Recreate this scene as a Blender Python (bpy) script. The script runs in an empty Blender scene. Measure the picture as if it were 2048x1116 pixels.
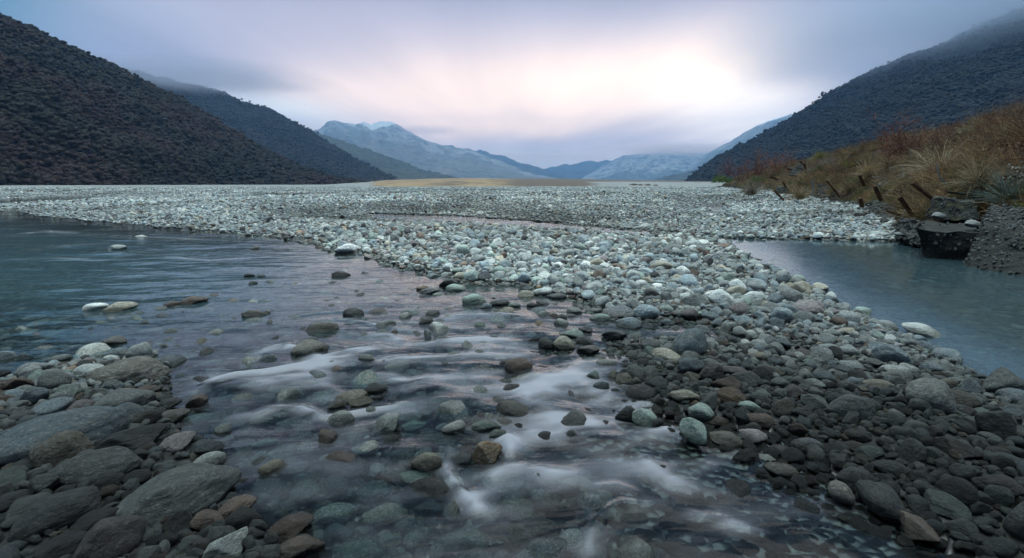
import bpy, math, random
import numpy as np
from mathutils import Vector, Matrix, Euler

# ------------------------------------------------------------------ camera
SC = bpy.context.scene
F, CX, CY, HOR, CAMZ = 1024.0, 1024.0, 558.0, 368.0, 1.0
TH = math.atan((CY - HOR) / F)
ct, st = math.cos(TH), math.sin(TH)
cam_d = bpy.data.cameras.new('camera'); cam = bpy.data.objects.new('camera', cam_d)
SC.collection.objects.link(cam); SC.camera = cam
cam.location = (0, 0, CAMZ); cam.rotation_euler = (math.pi/2 - TH, 0, 0)
cam_d.sensor_width = 36; cam_d.lens = 18; cam_d.clip_start = 0.05; cam_d.clip_end = 60000

# ------------------------------------------------------------------ render, exposure
SC.render.engine = 'CYCLES'
cy = SC.cycles
cy.use_denoising = True
try: cy.denoiser = 'OPENIMAGEDENOISE'; cy.denoising_input_passes = 'RGB_ALBEDO_NORMAL'
except Exception: pass
cy.max_bounces = 7; cy.diffuse_bounces = 3; cy.glossy_bounces = 3; cy.transmission_bounces = 5
cy.volume_bounces = 2; cy.transparent_max_bounces = 12
cy.caustics_refractive = True; cy.caustics_reflective = False; cy.sample_clamp_indirect = 4
vs = SC.view_settings
vs.view_transform = 'Standard'; vs.look = 'None'; vs.gamma = 1; vs.use_curve_mapping = False
vs.exposure = 0.12

# ------------------------------------------------------------------ world (dusk cloud sky)
def pdir(px, py):
    u = (px - CX) / F; v = (CY - py) / F
    return np.array([u, ct + v*st, -st + v*ct])
def azel(px, py):
    d = pdir(px, py); return math.atan2(d[0], d[1]), math.atan2(d[2], math.hypot(d[0], d[1]))
def lin(c):
    return tuple(((x/255)/12.92 if x/255 <= .04045 else ((x/255+.055)/1.055)**2.4) for x in c)
SUN_AZ, SUN_EL = math.radians(20), math.radians(62)
W = bpy.data.worlds.new('World'); SC.world = W; W.use_nodes = True
nt = W.node_tree; nt.nodes.clear()
class NB:
    def __init__(s, nt): s.nt = nt
    def n(s, t, **k):
        o = s.nt.nodes.new(t)
        for a, b in k.items(): setattr(o, a, b)
        return o
    def l(s, a, b): s.nt.links.new(a, b)
    def put(s, sock, v):
        if isinstance(v, (int, float)): sock.default_value = v
        elif isinstance(v, (tuple, list)):
            sock.default_value = tuple(v) + (1,) if len(v) == 3 and len(sock.default_value) == 4 else v
        else: s.l(v, sock)
    def m(s, op, a, b=None, c=None, clamp=False):
        o = s.n('ShaderNodeMath', operation=op, use_clamp=clamp)
        for i, v in enumerate((a, b, c)):
            if v is not None: s.put(o.inputs[i], v)
        return o.outputs[0]
    def mix(s, f, a, b, bt='MIX'):
        o = s.n('ShaderNodeMix', data_type='RGBA', blend_type=bt)
        s.put(o.inputs[0], f); s.put(o.inputs[6], a); s.put(o.inputs[7], b)
        return o.outputs[2]
    def noise(s, vec, scale, det=4, rough=.55, dist=0.0, out=0):
        o = s.n('ShaderNodeTexNoise'); 
        if vec is not None: s.l(vec, o.inputs['Vector'])
        o.inputs['Scale'].default_value = scale; o.inputs['Detail'].default_value = det
        o.inputs['Roughness'].default_value = rough; o.inputs['Distortion'].default_value = dist
        return o.outputs[out]
    def ramp(s, f, lo, hi, a=0.0, b=1.0):
        o = s.n('ShaderNodeMapRange', clamp=True, interpolation_type='SMOOTHSTEP')
        s.put(o.inputs[0], f); s.put(o.inputs[1], lo); s.put(o.inputs[2], hi); s.put(o.inputs[3], a); s.put(o.inputs[4], b)
        return o.outputs[0]
    def mapping(s, vec, sc, loc=(0,0,0), rot=(0,0,0)):
        o = s.n('ShaderNodeMapping'); s.l(vec, o.inputs[0])
        o.inputs['Scale'].default_value = sc; o.inputs['Location'].default_value = loc; o.inputs['Rotation'].default_value = rot
        return o.outputs[0]
b = NB(nt)
tc = b.n('ShaderNodeTexCoord'); sep = b.n('ShaderNodeSeparateXYZ'); b.l(tc.outputs['Generated'], sep.inputs[0])
X, Y, Z = sep.outputs
az = b.m('ARCTAN2', X, Y); el = b.m('ARCSINE', b.m('MINIMUM', b.m('MAXIMUM', Z, -1), 1))
# slow cloud drift: streaks run toward the head of the valley
vz = b.m('MAXIMUM', Z, .06)
cv = b.n('ShaderNodeCombineXYZ'); b.l(b.m('DIVIDE', X, vz), cv.inputs[0]); b.l(b.m('MULTIPLY', b.m('DIVIDE', Y, vz), .3), cv.inputs[1])
wob = b.noise(cv.outputs[0], .45, 3, .5)
wob2 = b.noise(b.mapping(cv.outputs[0], (1,1,1), (7,3,0)), .3, 3, .5)
az = b.m('ADD', az, b.m('MULTIPLY', b.m('SUBTRACT', wob, .5), .16))
el = b.m('ADD', el, b.m('MULTIPLY', b.m('SUBTRACT', wob2, .5), .07))
sky = b.n('ShaderNodeTexSky', sky_type='NISHITA', sun_disc=False)
sky.sun_elevation = SUN_EL; sky.sun_rotation = SUN_AZ
skyc = b.mix(1.0, sky.outputs[0], (.012, .012, .014), 'MULTIPLY')
# base cloud colour by height above the horizon
colr = b.n('ShaderNodeValToRGB'); cr = colr.color_ramp; b.l(b.m('DIVIDE', el, math.pi/2, clamp=True), colr.inputs[0])
stops = [(0, (150,180,215)), (.06, (185,200,225)), (.13, (185,185,215)), (.2, (145,163,200)), (.3, (125,158,190)), (1, (180,206,222))]
while len(cr.elements) < len(stops): cr.elements.new(.5)
for e, (p, c) in zip(cr.elements, stops): e.position = p; e.color = tuple(v*k for v, k in zip(lin(c), (1.27, 1.09, .83))) + (1,)
col = colr.outputs[0]
BL = [ # px, py, radius x, radius y (px), colour, strength, brightness
 (1150, 170, 560, 110, (220,209,217), .9, 1.15), (700, 60, 380, 150, (182,182,215), .8, 1.0), (250, 60, 260, 110, (150,166,205), .8, 1.0),
 (-40, -20, 210, 120, (50,125,160), .95, .9), (560, 190, 230, 60, (125,140,185), .85, .9), (370, 150, 200, 60, (125,140,190), .7, .9),
 (1250, -30, 700, 100, (168,172,203), .8, .95), (1980, 30, 330, 150, (62,90,138), .97, .85), (1790, 20, 190, 90, (115,132,180), .7, .95),
 (610, 232, 120, 26, (180,216,242), .9, 1.6), (860, 205, 210, 50, (242,226,220), .8, 1.5), (1000, 245, 280, 46, (240,216,204), .85, 1.55),
 (1470, 170, 210, 62, (255,250,244), 1.0, 1.75), (1200, 185, 400, 75, (253,234,222), .85, 1.65), (1500, 232, 150, 50, (246,247,252), .8, 1.8),
 (1080, 292, 260, 22, (180,184,216), .75, 1.1), (1130, 318, 200, 20, (180,195,222), .7, 1.1), (1300, 296, 160, 28, (200,196,220), .6, 1.1), (1730, 150, 170, 60, (135,150,192), .8, .95),
]
for (px, py, rx, ry, c, s, br) in BL:
    a0, e0 = azel(px, py); sa = rx/F*math.cos(a0)**2*1.0; se = ry/F
    d2 = b.m('ADD', b.m('POWER', b.m('ABSOLUTE', b.m('DIVIDE', b.m('SUBTRACT', az, a0), sa)), 2), b.m('POWER', b.m('ABSOLUTE', b.m('DIVIDE', b.m('SUBTRACT', el, e0), se)), 2))
    f = b.m('MULTIPLY', b.m('EXPONENT', b.m('MULTIPLY', d2, -.8)), s)
    col = b.mix(f, col, tuple(v*br*k for v, k in zip(lin(c), (1.27, 1.09, .83))))
# brighter overhead, dim behind the camera
up = b.m('MULTIPLY', b.ramp(Z, .26, .42, 1.0, .22), b.ramp(Z, .66, .92, 1.0, 34.0))
back = b.ramp(Y, -.5, .35, .45, 1.0)
gain = b.m('MULTIPLY', b.m('MULTIPLY', up, back), b.ramp(b.m('ABSOLUTE', X), .55, .95, 1.0, .55))
wob3 = b.noise(b.mapping(cv.outputs[0], (1, .5, 1), (2, 9, 0)), 1.3, 4, .55)
soft = b.m('ADD', .76, b.m('ADD', b.m('MULTIPLY', wob, .24), b.m('MULTIPLY', wob3, .42)))
gain = b.m('MULTIPLY', gain, soft)
gc = b.n('ShaderNodeCombineColor'); [b.l(gain, gc.inputs[i]) for i in range(3)]
col = b.mix(1.0, col, gc.outputs[0], 'MULTIPLY')
col = b.mix(1.0, col, skyc, 'ADD')
bg = b.n('ShaderNodeBackground'); b.l(col, bg.inputs[0]); bg.inputs[1].default_value = 1.0
wo = b.n('ShaderNodeOutputWorld'); b.l(bg.outputs[0], wo.inputs[0])
W.cycles.sampling_method = 'MANUAL'; W.cycles.sample_map_resolution = 512

sl = bpy.data.lights.new('sun', 'SUN'); sl.energy = .6; sl.angle = math.radians(60); sl.color = (1, .95, .9)
so = bpy.data.objects.new('sun', sl); SC.collection.objects.link(so)
sd_ = Vector((math.sin(SUN_AZ)*math.cos(SUN_EL), math.cos(SUN_AZ)*math.cos(SUN_EL), math.sin(SUN_EL)))
so.rotation_euler = sd_.to_track_quat('Z', 'Y').to_euler()

# ------------------------------------------------------------------ helpers
RNG = np.random.default_rng(7); random.seed(7)
def link(o): SC.collection.objects.link(o); return o
def tag(o, label=None, cat=None, group=None, kind=None):
    if label: o['label'] = label
    if cat: o['category'] = cat
    if group: o['group'] = group
    if kind: o['kind'] = kind
    return o
def mesh_np(name, V, Fc, smooth=True, mat=None):
    me = bpy.data.meshes.new(name)
    V = np.asarray(V, np.float32); Fc = np.asarray(Fc, np.int32)
    k = Fc.shape[1]
    me.vertices.add(len(V)); me.vertices.foreach_set('co', V.ravel())
    me.loops.add(Fc.size); me.loops.foreach_set('vertex_index', Fc.ravel())
    me.polygons.add(len(Fc)); me.polygons.foreach_set('loop_start', np.arange(0, Fc.size, k, dtype=np.int32))
    me.polygons.foreach_set('loop_total', np.full(len(Fc), k, np.int32))
    me.polygons.foreach_set('use_smooth', np.full(len(Fc), smooth))
    me.update(calc_edges=True)
    if mat: me.materials.append(mat)
    return me
def obj(name, me, parent=None):
    o = bpy.data.objects.new(name, me); link(o)
    if parent: o.parent = parent
    return o
def grid_faces(n, m, wrap=False):
    i, j = np.meshgrid(np.arange(n-1), np.arange(m-1), indexing='ij')
    a = (i*m + j).ravel()
    return np.stack([a, a+1, a+m+1, a+m], 1)
def attr(me, name, data, typ='FLOAT'):
    a = me.attributes.new(name, typ, 'POINT')
    d = np.asarray(data, np.float32)
    if typ == 'FLOAT': a.data.foreach_set('value', d)
    elif typ == 'FLOAT_VECTOR': a.data.foreach_set('vector', d.ravel())
    elif typ == 'FLOAT_COLOR': a.data.foreach_set('color', np.concatenate([d, np.ones((len(d), 1), np.float32)], 1).ravel())
_T = RNG.permutation(256); _T = np.concatenate([_T, _T, _T])
_G = RNG.normal(size=(256, 3)); _G /= np.linalg.norm(_G, axis=1)[:, None]
def pn(P):
    P = np.asarray(P, float); I = np.floor(P).astype(int); f = P - I; I &= 255
    u = f*f*f*(f*(f*6-15)+10); r = 0
    for dx in (0, 1):
        for dy in (0, 1):
            for dz in (0, 1):
                h = _T[_T[_T[I[..., 0]+dx] + I[..., 1]+dy] + (I[..., 2]+dz) % 256]
                g = _G[h]
                w = (u[..., 0] if dx else 1-u[..., 0])*(u[..., 1] if dy else 1-u[..., 1])*(u[..., 2] if dz else 1-u[..., 2])
                r = r + w*(g[..., 0]*(f[..., 0]-dx)+g[..., 1]*(f[..., 1]-dy)+g[..., 2]*(f[..., 2]-dz))
    return r
def fbm(P, o=4, g=.5, ridged=False):
    r = 0; a = 1; P = np.asarray(P, float)
    for k in range(o):
        v = pn(P*2**k + 17.3*k)
        r = r + a*((.5-np.abs(v)*2) if ridged else v); a *= g
    return r
def n2(x, y, s, o=3, z=0.0): return fbm(np.stack([x*s, y*s, np.full_like(x, z)], -1), o)
def sstep(x, a, c):
    t = np.clip((x-a)/(c-a), 0, 1); return t*t*(3-2*t)
def W0(px, py, z=0.0):
    d = pdir(px, py); k = (z - CAMZ)/d[2]; return np.array([d[0]*k, d[1]*k, z])
def WY(px, py, yd):
    d = pdir(px, py); k = yd/d[1]; return np.array([d[0]*k, yd, CAMZ + d[2]*k])
def proj(P):
    P = np.atleast_2d(P); x = P[:, 0]; y = P[:, 1]; z = P[:, 2]-CAMZ
    zc = y*ct - z*st; v = y*st + z*ct
    return CX + F*x/zc, CY - F*v/zc, zc

# ------------------------------------------------------------------ materials
def mat(name):
    m = bpy.data.materials.new(name); m.use_nodes = True; m.node_tree.nodes.clear()
    q = NB(m.node_tree); q.out = q.n('ShaderNodeOutputMaterial'); q.mat = m
    return q
def pbsdf(q, **k):
    p = q.n('ShaderNodeBsdfPrincipled')
    for a, v in k.items(): q.put(p.inputs[a.replace('_', ' ')], v)
    return p
def bump(q, h, strength=.5, dist=.02):
    o = q.n('ShaderNodeBump'); q.put(o.inputs['Height'], h); o.inputs['Strength'].default_value = strength; o.inputs['Distance'].default_value = dist
    return o.outputs[0]
def stone_mat(name, src, bscale=1.0):
    q = mat(name)
    tc = q.n('ShaderNodeTexCoord'); oi = q.n('ShaderNodeObjectInfo')
    add = q.n('ShaderNodeVectorMath', operation='ADD'); q.l(tc.outputs['Object'], add.inputs[0])
    rv = q.n('ShaderNodeCombineXYZ'); [q.l(q.m('MULTIPLY', oi.outputs['Random'], k), rv.inputs[i]) for i, k in enumerate((37, 91, 53))]
    q.l(rv.outputs[0], add.inputs[1]); v = add.outputs[0]
    if src == 'obj': c = oi.outputs['Color']
    else: c = q.n('ShaderNodeAttribute', attribute_type='INSTANCER', attribute_name='col').outputs['Color']
    n1 = q.noise(v, 1.6, 5, .6, .4); n3 = q.noise(v, 7, 6, .7); n4 = q.noise(v, 28, 3, .6)
    bw = q.n('ShaderNodeRGBToBW'); q.l(c, bw.inputs[0]); bw = bw.outputs[0]; c0 = c
    def gr(k, a=1., b_=1., d=1.):
        o = q.n('ShaderNodeCombineColor'); [q.l(q.m('MULTIPLY', bw, k*w_), o.inputs[i]) for i, w_ in enumerate((a, b_, d))]; return o.outputs[0]
    c = q.mix(q.ramp(n1, .35, .7), c, q.mix(.5, c, gr(.62)))
    c = q.mix(q.ramp(n3, .5, .68, 0, .85), c, q.mix(.7, c, gr(2.6)))
    pt = q.noise(v, 2.4, 7, .72, 1.2); c = q.mix(q.ramp(pt, .54, .60, 0, .7), c, q.mix(.6, c, gr(1.9, 1.08, 1, .88))); c = q.mix(q.ramp(q.m('ABSOLUTE', q.m('SUBTRACT', q.noise(v, 1.9, 3, .6, .6), .46)), .008, 0., 0, .75), c, gr(.25))
    c = q.mix(q.ramp(n3, .46, .3, 0, .6), c, q.mix(1.0, c, (.35, .34, .33), 'MULTIPLY'))
    c = q.mix(q.ramp(n4, .3, .7, 0, 1), q.mix(1.0, c, (.8, .8, .8), 'MULTIPLY'), q.mix(1.0, c, (1.15, 1.15, 1.15), 'MULTIPLY'))
    vn = q.noise(q.mapping(v, (1, 1.6, 1)), 1.3, 4, .6, .9)      # quartz veins on some
    vein = q.m('MULTIPLY', q.ramp(q.m('ABSOLUTE', q.m('SUBTRACT', vn, .5)), .010, .0, 0, .7), q.m('GREATER_THAN', q.m('FRACT', q.m('MULTIPLY', oi.outputs['Random'], 7.3)), .6))
    c = q.mix(vein, c, gr(2.6, 1, 1, .95))
    geo = q.n('ShaderNodeNewGeometry'); sp = q.n('ShaderNodeSeparateXYZ'); q.l(geo.outputs['Position'], sp.inputs[0])
    zz = q.m('ADD', sp.outputs[2], q.m('MULTIPLY', q.m('SUBTRACT', q.noise(geo.outputs['Position'], 9, 2), .5), .05))
    wet = q.ramp(zz, .06, .02)
    c = q.mix(wet, c, q.mix(1.0, c, (.42, .42, .40), 'MULTIPLY'))
    rough = q.m('ADD', .62, q.m('MULTIPLY', n3, .25)); rough = q.m('SUBTRACT', rough, q.m('MULTIPLY', wet, .5))
    h = q.m('ADD', q.m('MULTIPLY', n3, .6), q.m('MULTIPLY', n4, .25)); h = q.m('ADD', h, q.m('MULTIPLY', q.noise(q.mapping(v, (1, 1, 1.6)), 3, 3), .8))
    p = pbsdf(q, Base_Color=c, Roughness=rough, Normal=bump(q, h, .8, .014*bscale)); q.put(p.inputs['Specular IOR Level'], .3); q.l(p.outputs[0], q.out.inputs[0])
    return q.mat
M_ST = stone_mat('stone_surface', 'obj'); M_SI = stone_mat('gravel_surface', 'inst')

def near_shade(x, y):  # vignette painted into stone and bed colours, darkest around the viewpoint
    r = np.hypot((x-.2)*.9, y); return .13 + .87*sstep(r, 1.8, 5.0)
# ------------------------------------------------------------------ ground height
def poly(pts, z=0.0): return np.array([W0(x, y, z)[:2] for x, y in pts])
P_MAIN = poly([(-900, 470), (-200, 430), (30, 424), (70, 433), (150, 441), (300, 456), (450, 466), (560, 473), (620, 482), (680, 500), (735, 503), (790, 522), (800, 531), (870, 545),
  (930, 556), (1000, 565), (1075, 566), (1085, 580), (1130, 590), (1200, 604), (1215, 622), (1290, 640), (1400, 640), (1490, 668), (1540, 690), (1640, 712), (1625, 728), (1560, 712),
  (1450, 695), (1370, 690), (1290, 700), (1300, 740), (1340, 800), (1380, 835), (1500, 860), (1590, 890), (1640, 945), (1690, 985), (1800, 1040), (1930, 1100), (2300, 1300), (2000, 3000), (-3000, 3000),
  (-3000, 1000)])
P_POOL = poly([(1448, 477), (1600, 478.5), (1760, 483), (1860, 482), (1950, 486), (2048, 505), (2600, 600), (3000, 1300), (2300, 985), (2048, 815), (1960, 766), (1870, 720), (1800, 678), (1720, 638), (1640, 594), (1560, 551), (1490, 516), (1462, 496)])
P_THIN = poly([(730, 427), (900, 431), (1100, 445), (1250, 457), (1330, 461), (1420, 472), (1460, 478), (1455, 489), (1400, 481), (1310, 472), (1220, 469), (1090, 458), (900, 445), (760, 440)])
P_WHITE = poly([(1408, 411), (1440, 410), (1465, 416), (1450, 420), (1440, 426), (1415, 427), (1420, 420)])
P_FARL = poly([(-600, 402), (60, 398), (130, 393), (230, 394), (180, 401), (60, 409), (-40, 415), (-600, 440)])
P_PILE = poly([(-400, 770), (0, 770), (90, 745), (180, 725), (320, 722), (345, 800), (340, 860), (420, 905), (460, 960), (470, 1010), (520, 1060), (560, 1120), (560, 1400), (-700, 1500)])
def sdist(x, y, pl):
    """signed distance, positive inside"""
    d = np.full(x.shape, 1e9); ins = np.zeros(x.shape, bool); n = len(pl)
    for i in range(n):
        a = pl[i]; c = pl[(i+1) % n]; e = c-a
        t = np.clip(((x-a[0])*e[0]+(y-a[1])*e[1])/(e@e+1e-12), 0, 1)
        d = np.minimum(d, np.hypot(x-a[0]-t*e[0], y-a[1]-t*e[1]))
        cond = (a[1] > y) != (c[1] > y)
        with np.errstate(divide='ignore', invalid='ignore'):
            xi = (c[0]-a[0])*(y-a[1])/(c[1]-a[1]+1e-12)+a[0]
        ins ^= cond & (x < xi)
    return np.where(ins, d, -d)
RISE_U = np.array([-2, -.36, -.24, -.1, .1, .3, .38, .6, 2]); RISE_P = np.array([0, 0, 8, 12, 10.5, 6.5, 6, 6, 6])
BASE = np.array([W0(x, y, .08)[:2] for x, y in [(3000, 760), (2300, 555), (2048, 499), (1950, 481), (1860, 474), (1800, 458), (1740, 430), (1700, 419), (1620, 407), (1560, 400), (1540, 391.5), (1480, 383), (1440, 375)]])
BASE = np.vstack([BASE, BASE[-1]+np.array([14, 9]), BASE[-1]+np.array([60, 22])])
def height(x, y):
    x = np.asarray(x, float); y = np.asarray(y, float)
    r = np.hypot(x, y)
    w1 = sdist(x, y, P_MAIN); w2 = sdist(x, y, P_POOL); w3 = sdist(x, y, P_THIN); w4 = sdist(x, y, P_WHITE); w5 = sdist(x, y, P_FARL)
    wob = n2(x, y, 1.1, 3)*.18
    w = np.maximum(np.maximum(w1 + wob, w2 + wob*.4), np.maximum(w3 + wob*1.3, np.maximum(w4 + wob*.5, w5)))
    land = np.maximum(-w, 0); wat = np.maximum(w, 0)
    z = np.where(w < 0, .022 + .25*(1-np.exp(-land*.36)), -.30*(1-np.exp(-wat*.42)))
    # ridge between left water and right pool, and gravel swells
    z = z + (n2(x, y, .16, 4, 3.3)*.16 + n2(x, y, .6, 3, 5.)*.05)*sstep(land, 0, 1.5)
    # shallow bed where the rapids run
    bedx = np.exp(-((x-.2)**2/3.5 + (y-2.6)**2/3.0))
    z = np.where(w > 0, z*(1-.35*bedx) + n2(x, y, .9, 3, 9.)*.05*np.minimum(wat*2, 1), z)
    # boulder pile lower left
    z = np.where(w2 > 0, z - .35*(1-np.exp(-np.maximum(w2, 0)*1.2)), z)
    p = sdist(x, y, P_PILE); z = np.maximum(z, np.where(p > 0, .015 + .16*(1-np.exp(-p*1.3)) + n2(x, y, 2, 2)*.03, -.3*(1-np.exp(p*1.6))-.02) + 0*z)
    z = np.where((p < 0) & (w > 0) & (p > -.01), z, z)
    z = np.where(w < 0, z*(1-.78*np.exp(-(np.maximum(-w3, 0)/2.4)**2)), z)
    # mound of gravel behind the thin channel
    mx = x - 1.0; a = np.exp(-((y-24-.10*mx)/4.5)**2)*sstep(mx, -16, -6)*(1-sstep(mx, 9, 20)); z = z + .36*a*sstep(land, 0, 2.5)
    a2 = np.exp(-((y-48+.2*x)/11)**2); z = z + .16*a2*sstep(land, 0, 3)
    u = x/np.maximum(y, .1); u = np.where(y > 0, u, np.sign(x)*2)
    z = z + np.interp(u, RISE_U, RISE_P)/1024*np.maximum(0, r-110)*sstep(r, 110, 260)
    z = z + n2(x, y, .004, 4, 1.7)*sstep(r, 300, 2000)*3
    return z
def polar(rs, th):
    R, T = np.meshgrid(rs, th, indexing='ij'); return R*np.sin(T), R*np.cos(T)
q = mat('river_bed')
geo = q.n('ShaderNodeNewGeometry'); pos = geo.outputs['Position']
at = q.n('ShaderNodeAttribute', attribute_name='grass'); 
vor = q.n('ShaderNodeTexVoronoi', feature='F1'); q.l(pos, vor.inputs['Vector']); vor.inputs['Scale'].default_value = 22
vor2 = q.n('ShaderNodeTexVoronoi', feature='F1'); q.l(pos, vor2.inputs['Vector']); vor2.inputs['Scale'].default_value = 4.2
vsep = q.n('ShaderNodeSeparateColor'); q.l(vor.outputs['Color'], vsep.inputs[0])
vsep2 = q.n('ShaderNodeSeparateColor'); q.l(vor2.outputs['Color'], vsep2.inputs[0])
c = q.mix(vsep.outputs[0], (.035, .038, .04), (.12, .13, .135)); c = q.mix(q.ramp(vor.outputs['Distance'], .3, .62), c, (.02, .02, .02))
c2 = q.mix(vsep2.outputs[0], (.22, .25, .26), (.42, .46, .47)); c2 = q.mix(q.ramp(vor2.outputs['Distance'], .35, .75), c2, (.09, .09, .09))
cd = q.n('ShaderNodeAttribute', attribute_name='far')
big = q.noise(pos, .12, 5, .6)
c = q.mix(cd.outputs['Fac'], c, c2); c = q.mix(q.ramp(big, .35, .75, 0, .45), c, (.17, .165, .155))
sp = q.n('ShaderNodeSeparateXYZ'); q.l(pos, sp.inputs[0])
wet = q.ramp(sp.outputs[2], .05, .005); c = q.mix(wet, c, q.mix(1.0, c, (.38, .37, .35), 'MULTIPLY'))
gv = q.noise(q.mapping(pos, (1, .25, 1)), .05, 6, .65); gv2 = q.noise(pos, .9, 4, .7)
gc_ = q.mix(q.ramp(q.m('ADD', gv, q.m('MULTIPLY', q.n('ShaderNodeAttribute', attribute_name='scrub').outputs['Fac'], .3)), .46, .62), (.36, .24, .13), (.07, .05, .045)); gc_ = q.mix(q.ramp(gv2, .35, .65, 0, .7), gc_, (.12, .095, .06))
gm = q.ramp(q.m('ADD', at.outputs['Fac'], q.m('MULTIPLY', q.m('SUBTRACT', gv, .5), 1.0)), .45, .6)
c = q.mix(gm, c, gc_)
da = q.n('ShaderNodeAttribute', attribute_name='near_shade').outputs['Fac']; dc = q.n('ShaderNodeCombineColor'); [q.l(da, dc.inputs[i]) for i in range(3)]; c = q.mix(1., c, dc.outputs[0], 'MULTIPLY')
hh = q.m('ADD', q.m('MULTIPLY', vor.outputs['Distance'], -.3), q.m('MULTIPLY', q.m('MULTIPLY', vor2.outputs['Distance'], -1.0), cd.outputs['Fac']))
p = pbsdf(q, Base_Color=c, Roughness=q.m('SUBTRACT', .85, q.m('MULTIPLY', wet, .5)), Normal=bump(q, hh, .9, .06)); q.l(p.outputs[0], q.out.inputs[0])
M_BED = q.mat
rs = np.concatenate([np.linspace(.25, 12, 330), np.geomspace(12.1, 120, 200), np.geomspace(122, 12600, 160)])
th = np.radians(np.linspace(-72, 72, 620))
gx, gy = polar(rs, th); gz = height(gx, gy)
me = mesh_np('river_bed', np.stack([gx, gy, gz], -1).reshape(-1, 3), grid_faces(len(rs), len(th)), mat=M_BED)
r_ = np.hypot(gx, gy); u_ = gx/np.maximum(gy, .1)
grass = sstep(r_, 118, 175)*(1-.0*u_)*sstep(u_, -.34, -.2)*(1-sstep(u_, .02, .3)*(1-sstep(r_, 300, 700))) + sstep(r_, 500, 900)
attr(me, 'near_shade', near_shade(gx, gy).ravel()); attr(me, 'scrub', sstep(u_, -.06, .1).ravel()); attr(me, 'grass', np.clip(grass, 0, 1).ravel()); attr(me, 'far', sstep(r_, 20, 50).ravel())
tag(obj('river_bed', me), kind='structure')
# coarse land behind and to the sides of the viewpoint
th2 = np.radians(np.linspace(72, 288, 60)); rs2 = np.geomspace(.25, 12500, 60)
gx2, gy2 = polar(rs2, th2); z2 = -.25 + .4*sstep(np.hypot(gx2, gy2), 4, 12)
tag(obj('ground', mesh_np('ground', np.stack([gx2, gy2, z2], -1).reshape(-1, 3), grid_faces(60, 60), mat=M_BED)), kind='structure')

# ------------------------------------------------------------------ water
STRK = [ # polyline in picture coordinates on the water plane, half-width px, strength
 ([(395, 788), (430, 765), (475, 752), (530, 748), (600, 738), (680, 722), (740, 700)], 13, .9),
 ([(430, 772), (480, 768), (540, 770), (600, 760), (660, 748), (720, 742)], 22, .5),
 ([(510, 722), (530, 700), (570, 690), (640, 722), (700, 702), (760, 688)], 10, .6),
 ([(470, 832), (520, 826), (560, 813), (600, 816), (645, 836), (700, 828), (780, 812), (840, 800)], 9, .65),
 ([(740, 742), (800, 724), (870, 716), (930, 712), (1000, 714), (1060, 706)], 14, .45),
 ([(1150, 738), (1120, 762), (1085, 790), (1075, 810)], 26, .95), ([(1075, 800), (1110, 830), (1160, 852), (1215, 880), (1250, 915)], 34, .62),
 ([(1030, 865), (1090, 872), (1150, 885)], 22, .5), ([(1040, 770), (1055, 800), (1050, 812)], 9, .5),
 ([(1240, 820), (1280, 806), (1330, 800)], 10, .4), ([(1000, 870), (1020, 888), (1018, 915)], 14, .9),
 ([(902, 905), (893, 940), (915, 975), (950, 1010), (975, 1025)], 11, .75), ([(930, 975), (965, 1000)], 22, .4),
 ([(1060, 925), (1000, 940), (975, 962)], 18, .55), ([(1040, 930), (1100, 950), (1180, 965)], 16, .35),
 ([(1280, 880), (1330, 862), (1345, 845)], 12, .6), ([(1275, 885), (1290, 925), (1340, 960), (1420, 985)], 17, .5),
 ([(1170, 1130), (1180, 1070), (1205, 1030), (1250, 1012), (1330, 1010)], 14, .6), ([(1340, 1020), (1440, 1040), (1560, 1090)], 12, .3),
 ([(640, 640), (700, 640), (780, 655), (860, 668)], 9, .35), ([(850, 640), (930, 630), (1000, 628), (1060, 640)], 12, .45),
 ([(830, 690), (900, 680), (960, 676), (1030, 684)], 10, .5), ([(700, 765), (760, 752), (820, 760), (900, 750)], 14, .4),
 ([(1150, 760), (1200, 790), (1240, 800)], 22, .5), ([(820, 690), (780, 668), (700, 668)], 9, .35),
 ([(660, 870), (740, 850), (800, 846)], 10, .25), ([(1300, 1000), (1240, 975), (1160, 985)], 12, .25),
 ([(600, 730), (650, 775), (700, 790)], 10, .3), ([(560, 640), (620, 628), (690, 622)], 8, .25),
 ([(0, 470), (90, 462), (190, 468)], 4, .3), ([(60, 500), (160, 490), (240, 486)], 4, .3), ([(200, 470), (320, 474), (420, 480)], 4, .25),
 ([(0, 520), (110, 516), (200, 520)], 5, .25), ([(300, 510), (420, 520), (540, 512)], 5, .2),
]
rs = np.concatenate([np.linspace(.25, 10, 560), np.geomspace(10.1, 150, 150)])
th = np.radians(np.linspace(-66, 66, 760))
wx, wy = polar(rs, th); foam = np.zeros_like(wx); lift = np.zeros_like(wx)
fw = n2(wx, wy, 2.2, 3, 4.4)*.10; fw2 = n2(wx, wy, 2.2, 3, 8.4)*.10
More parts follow.
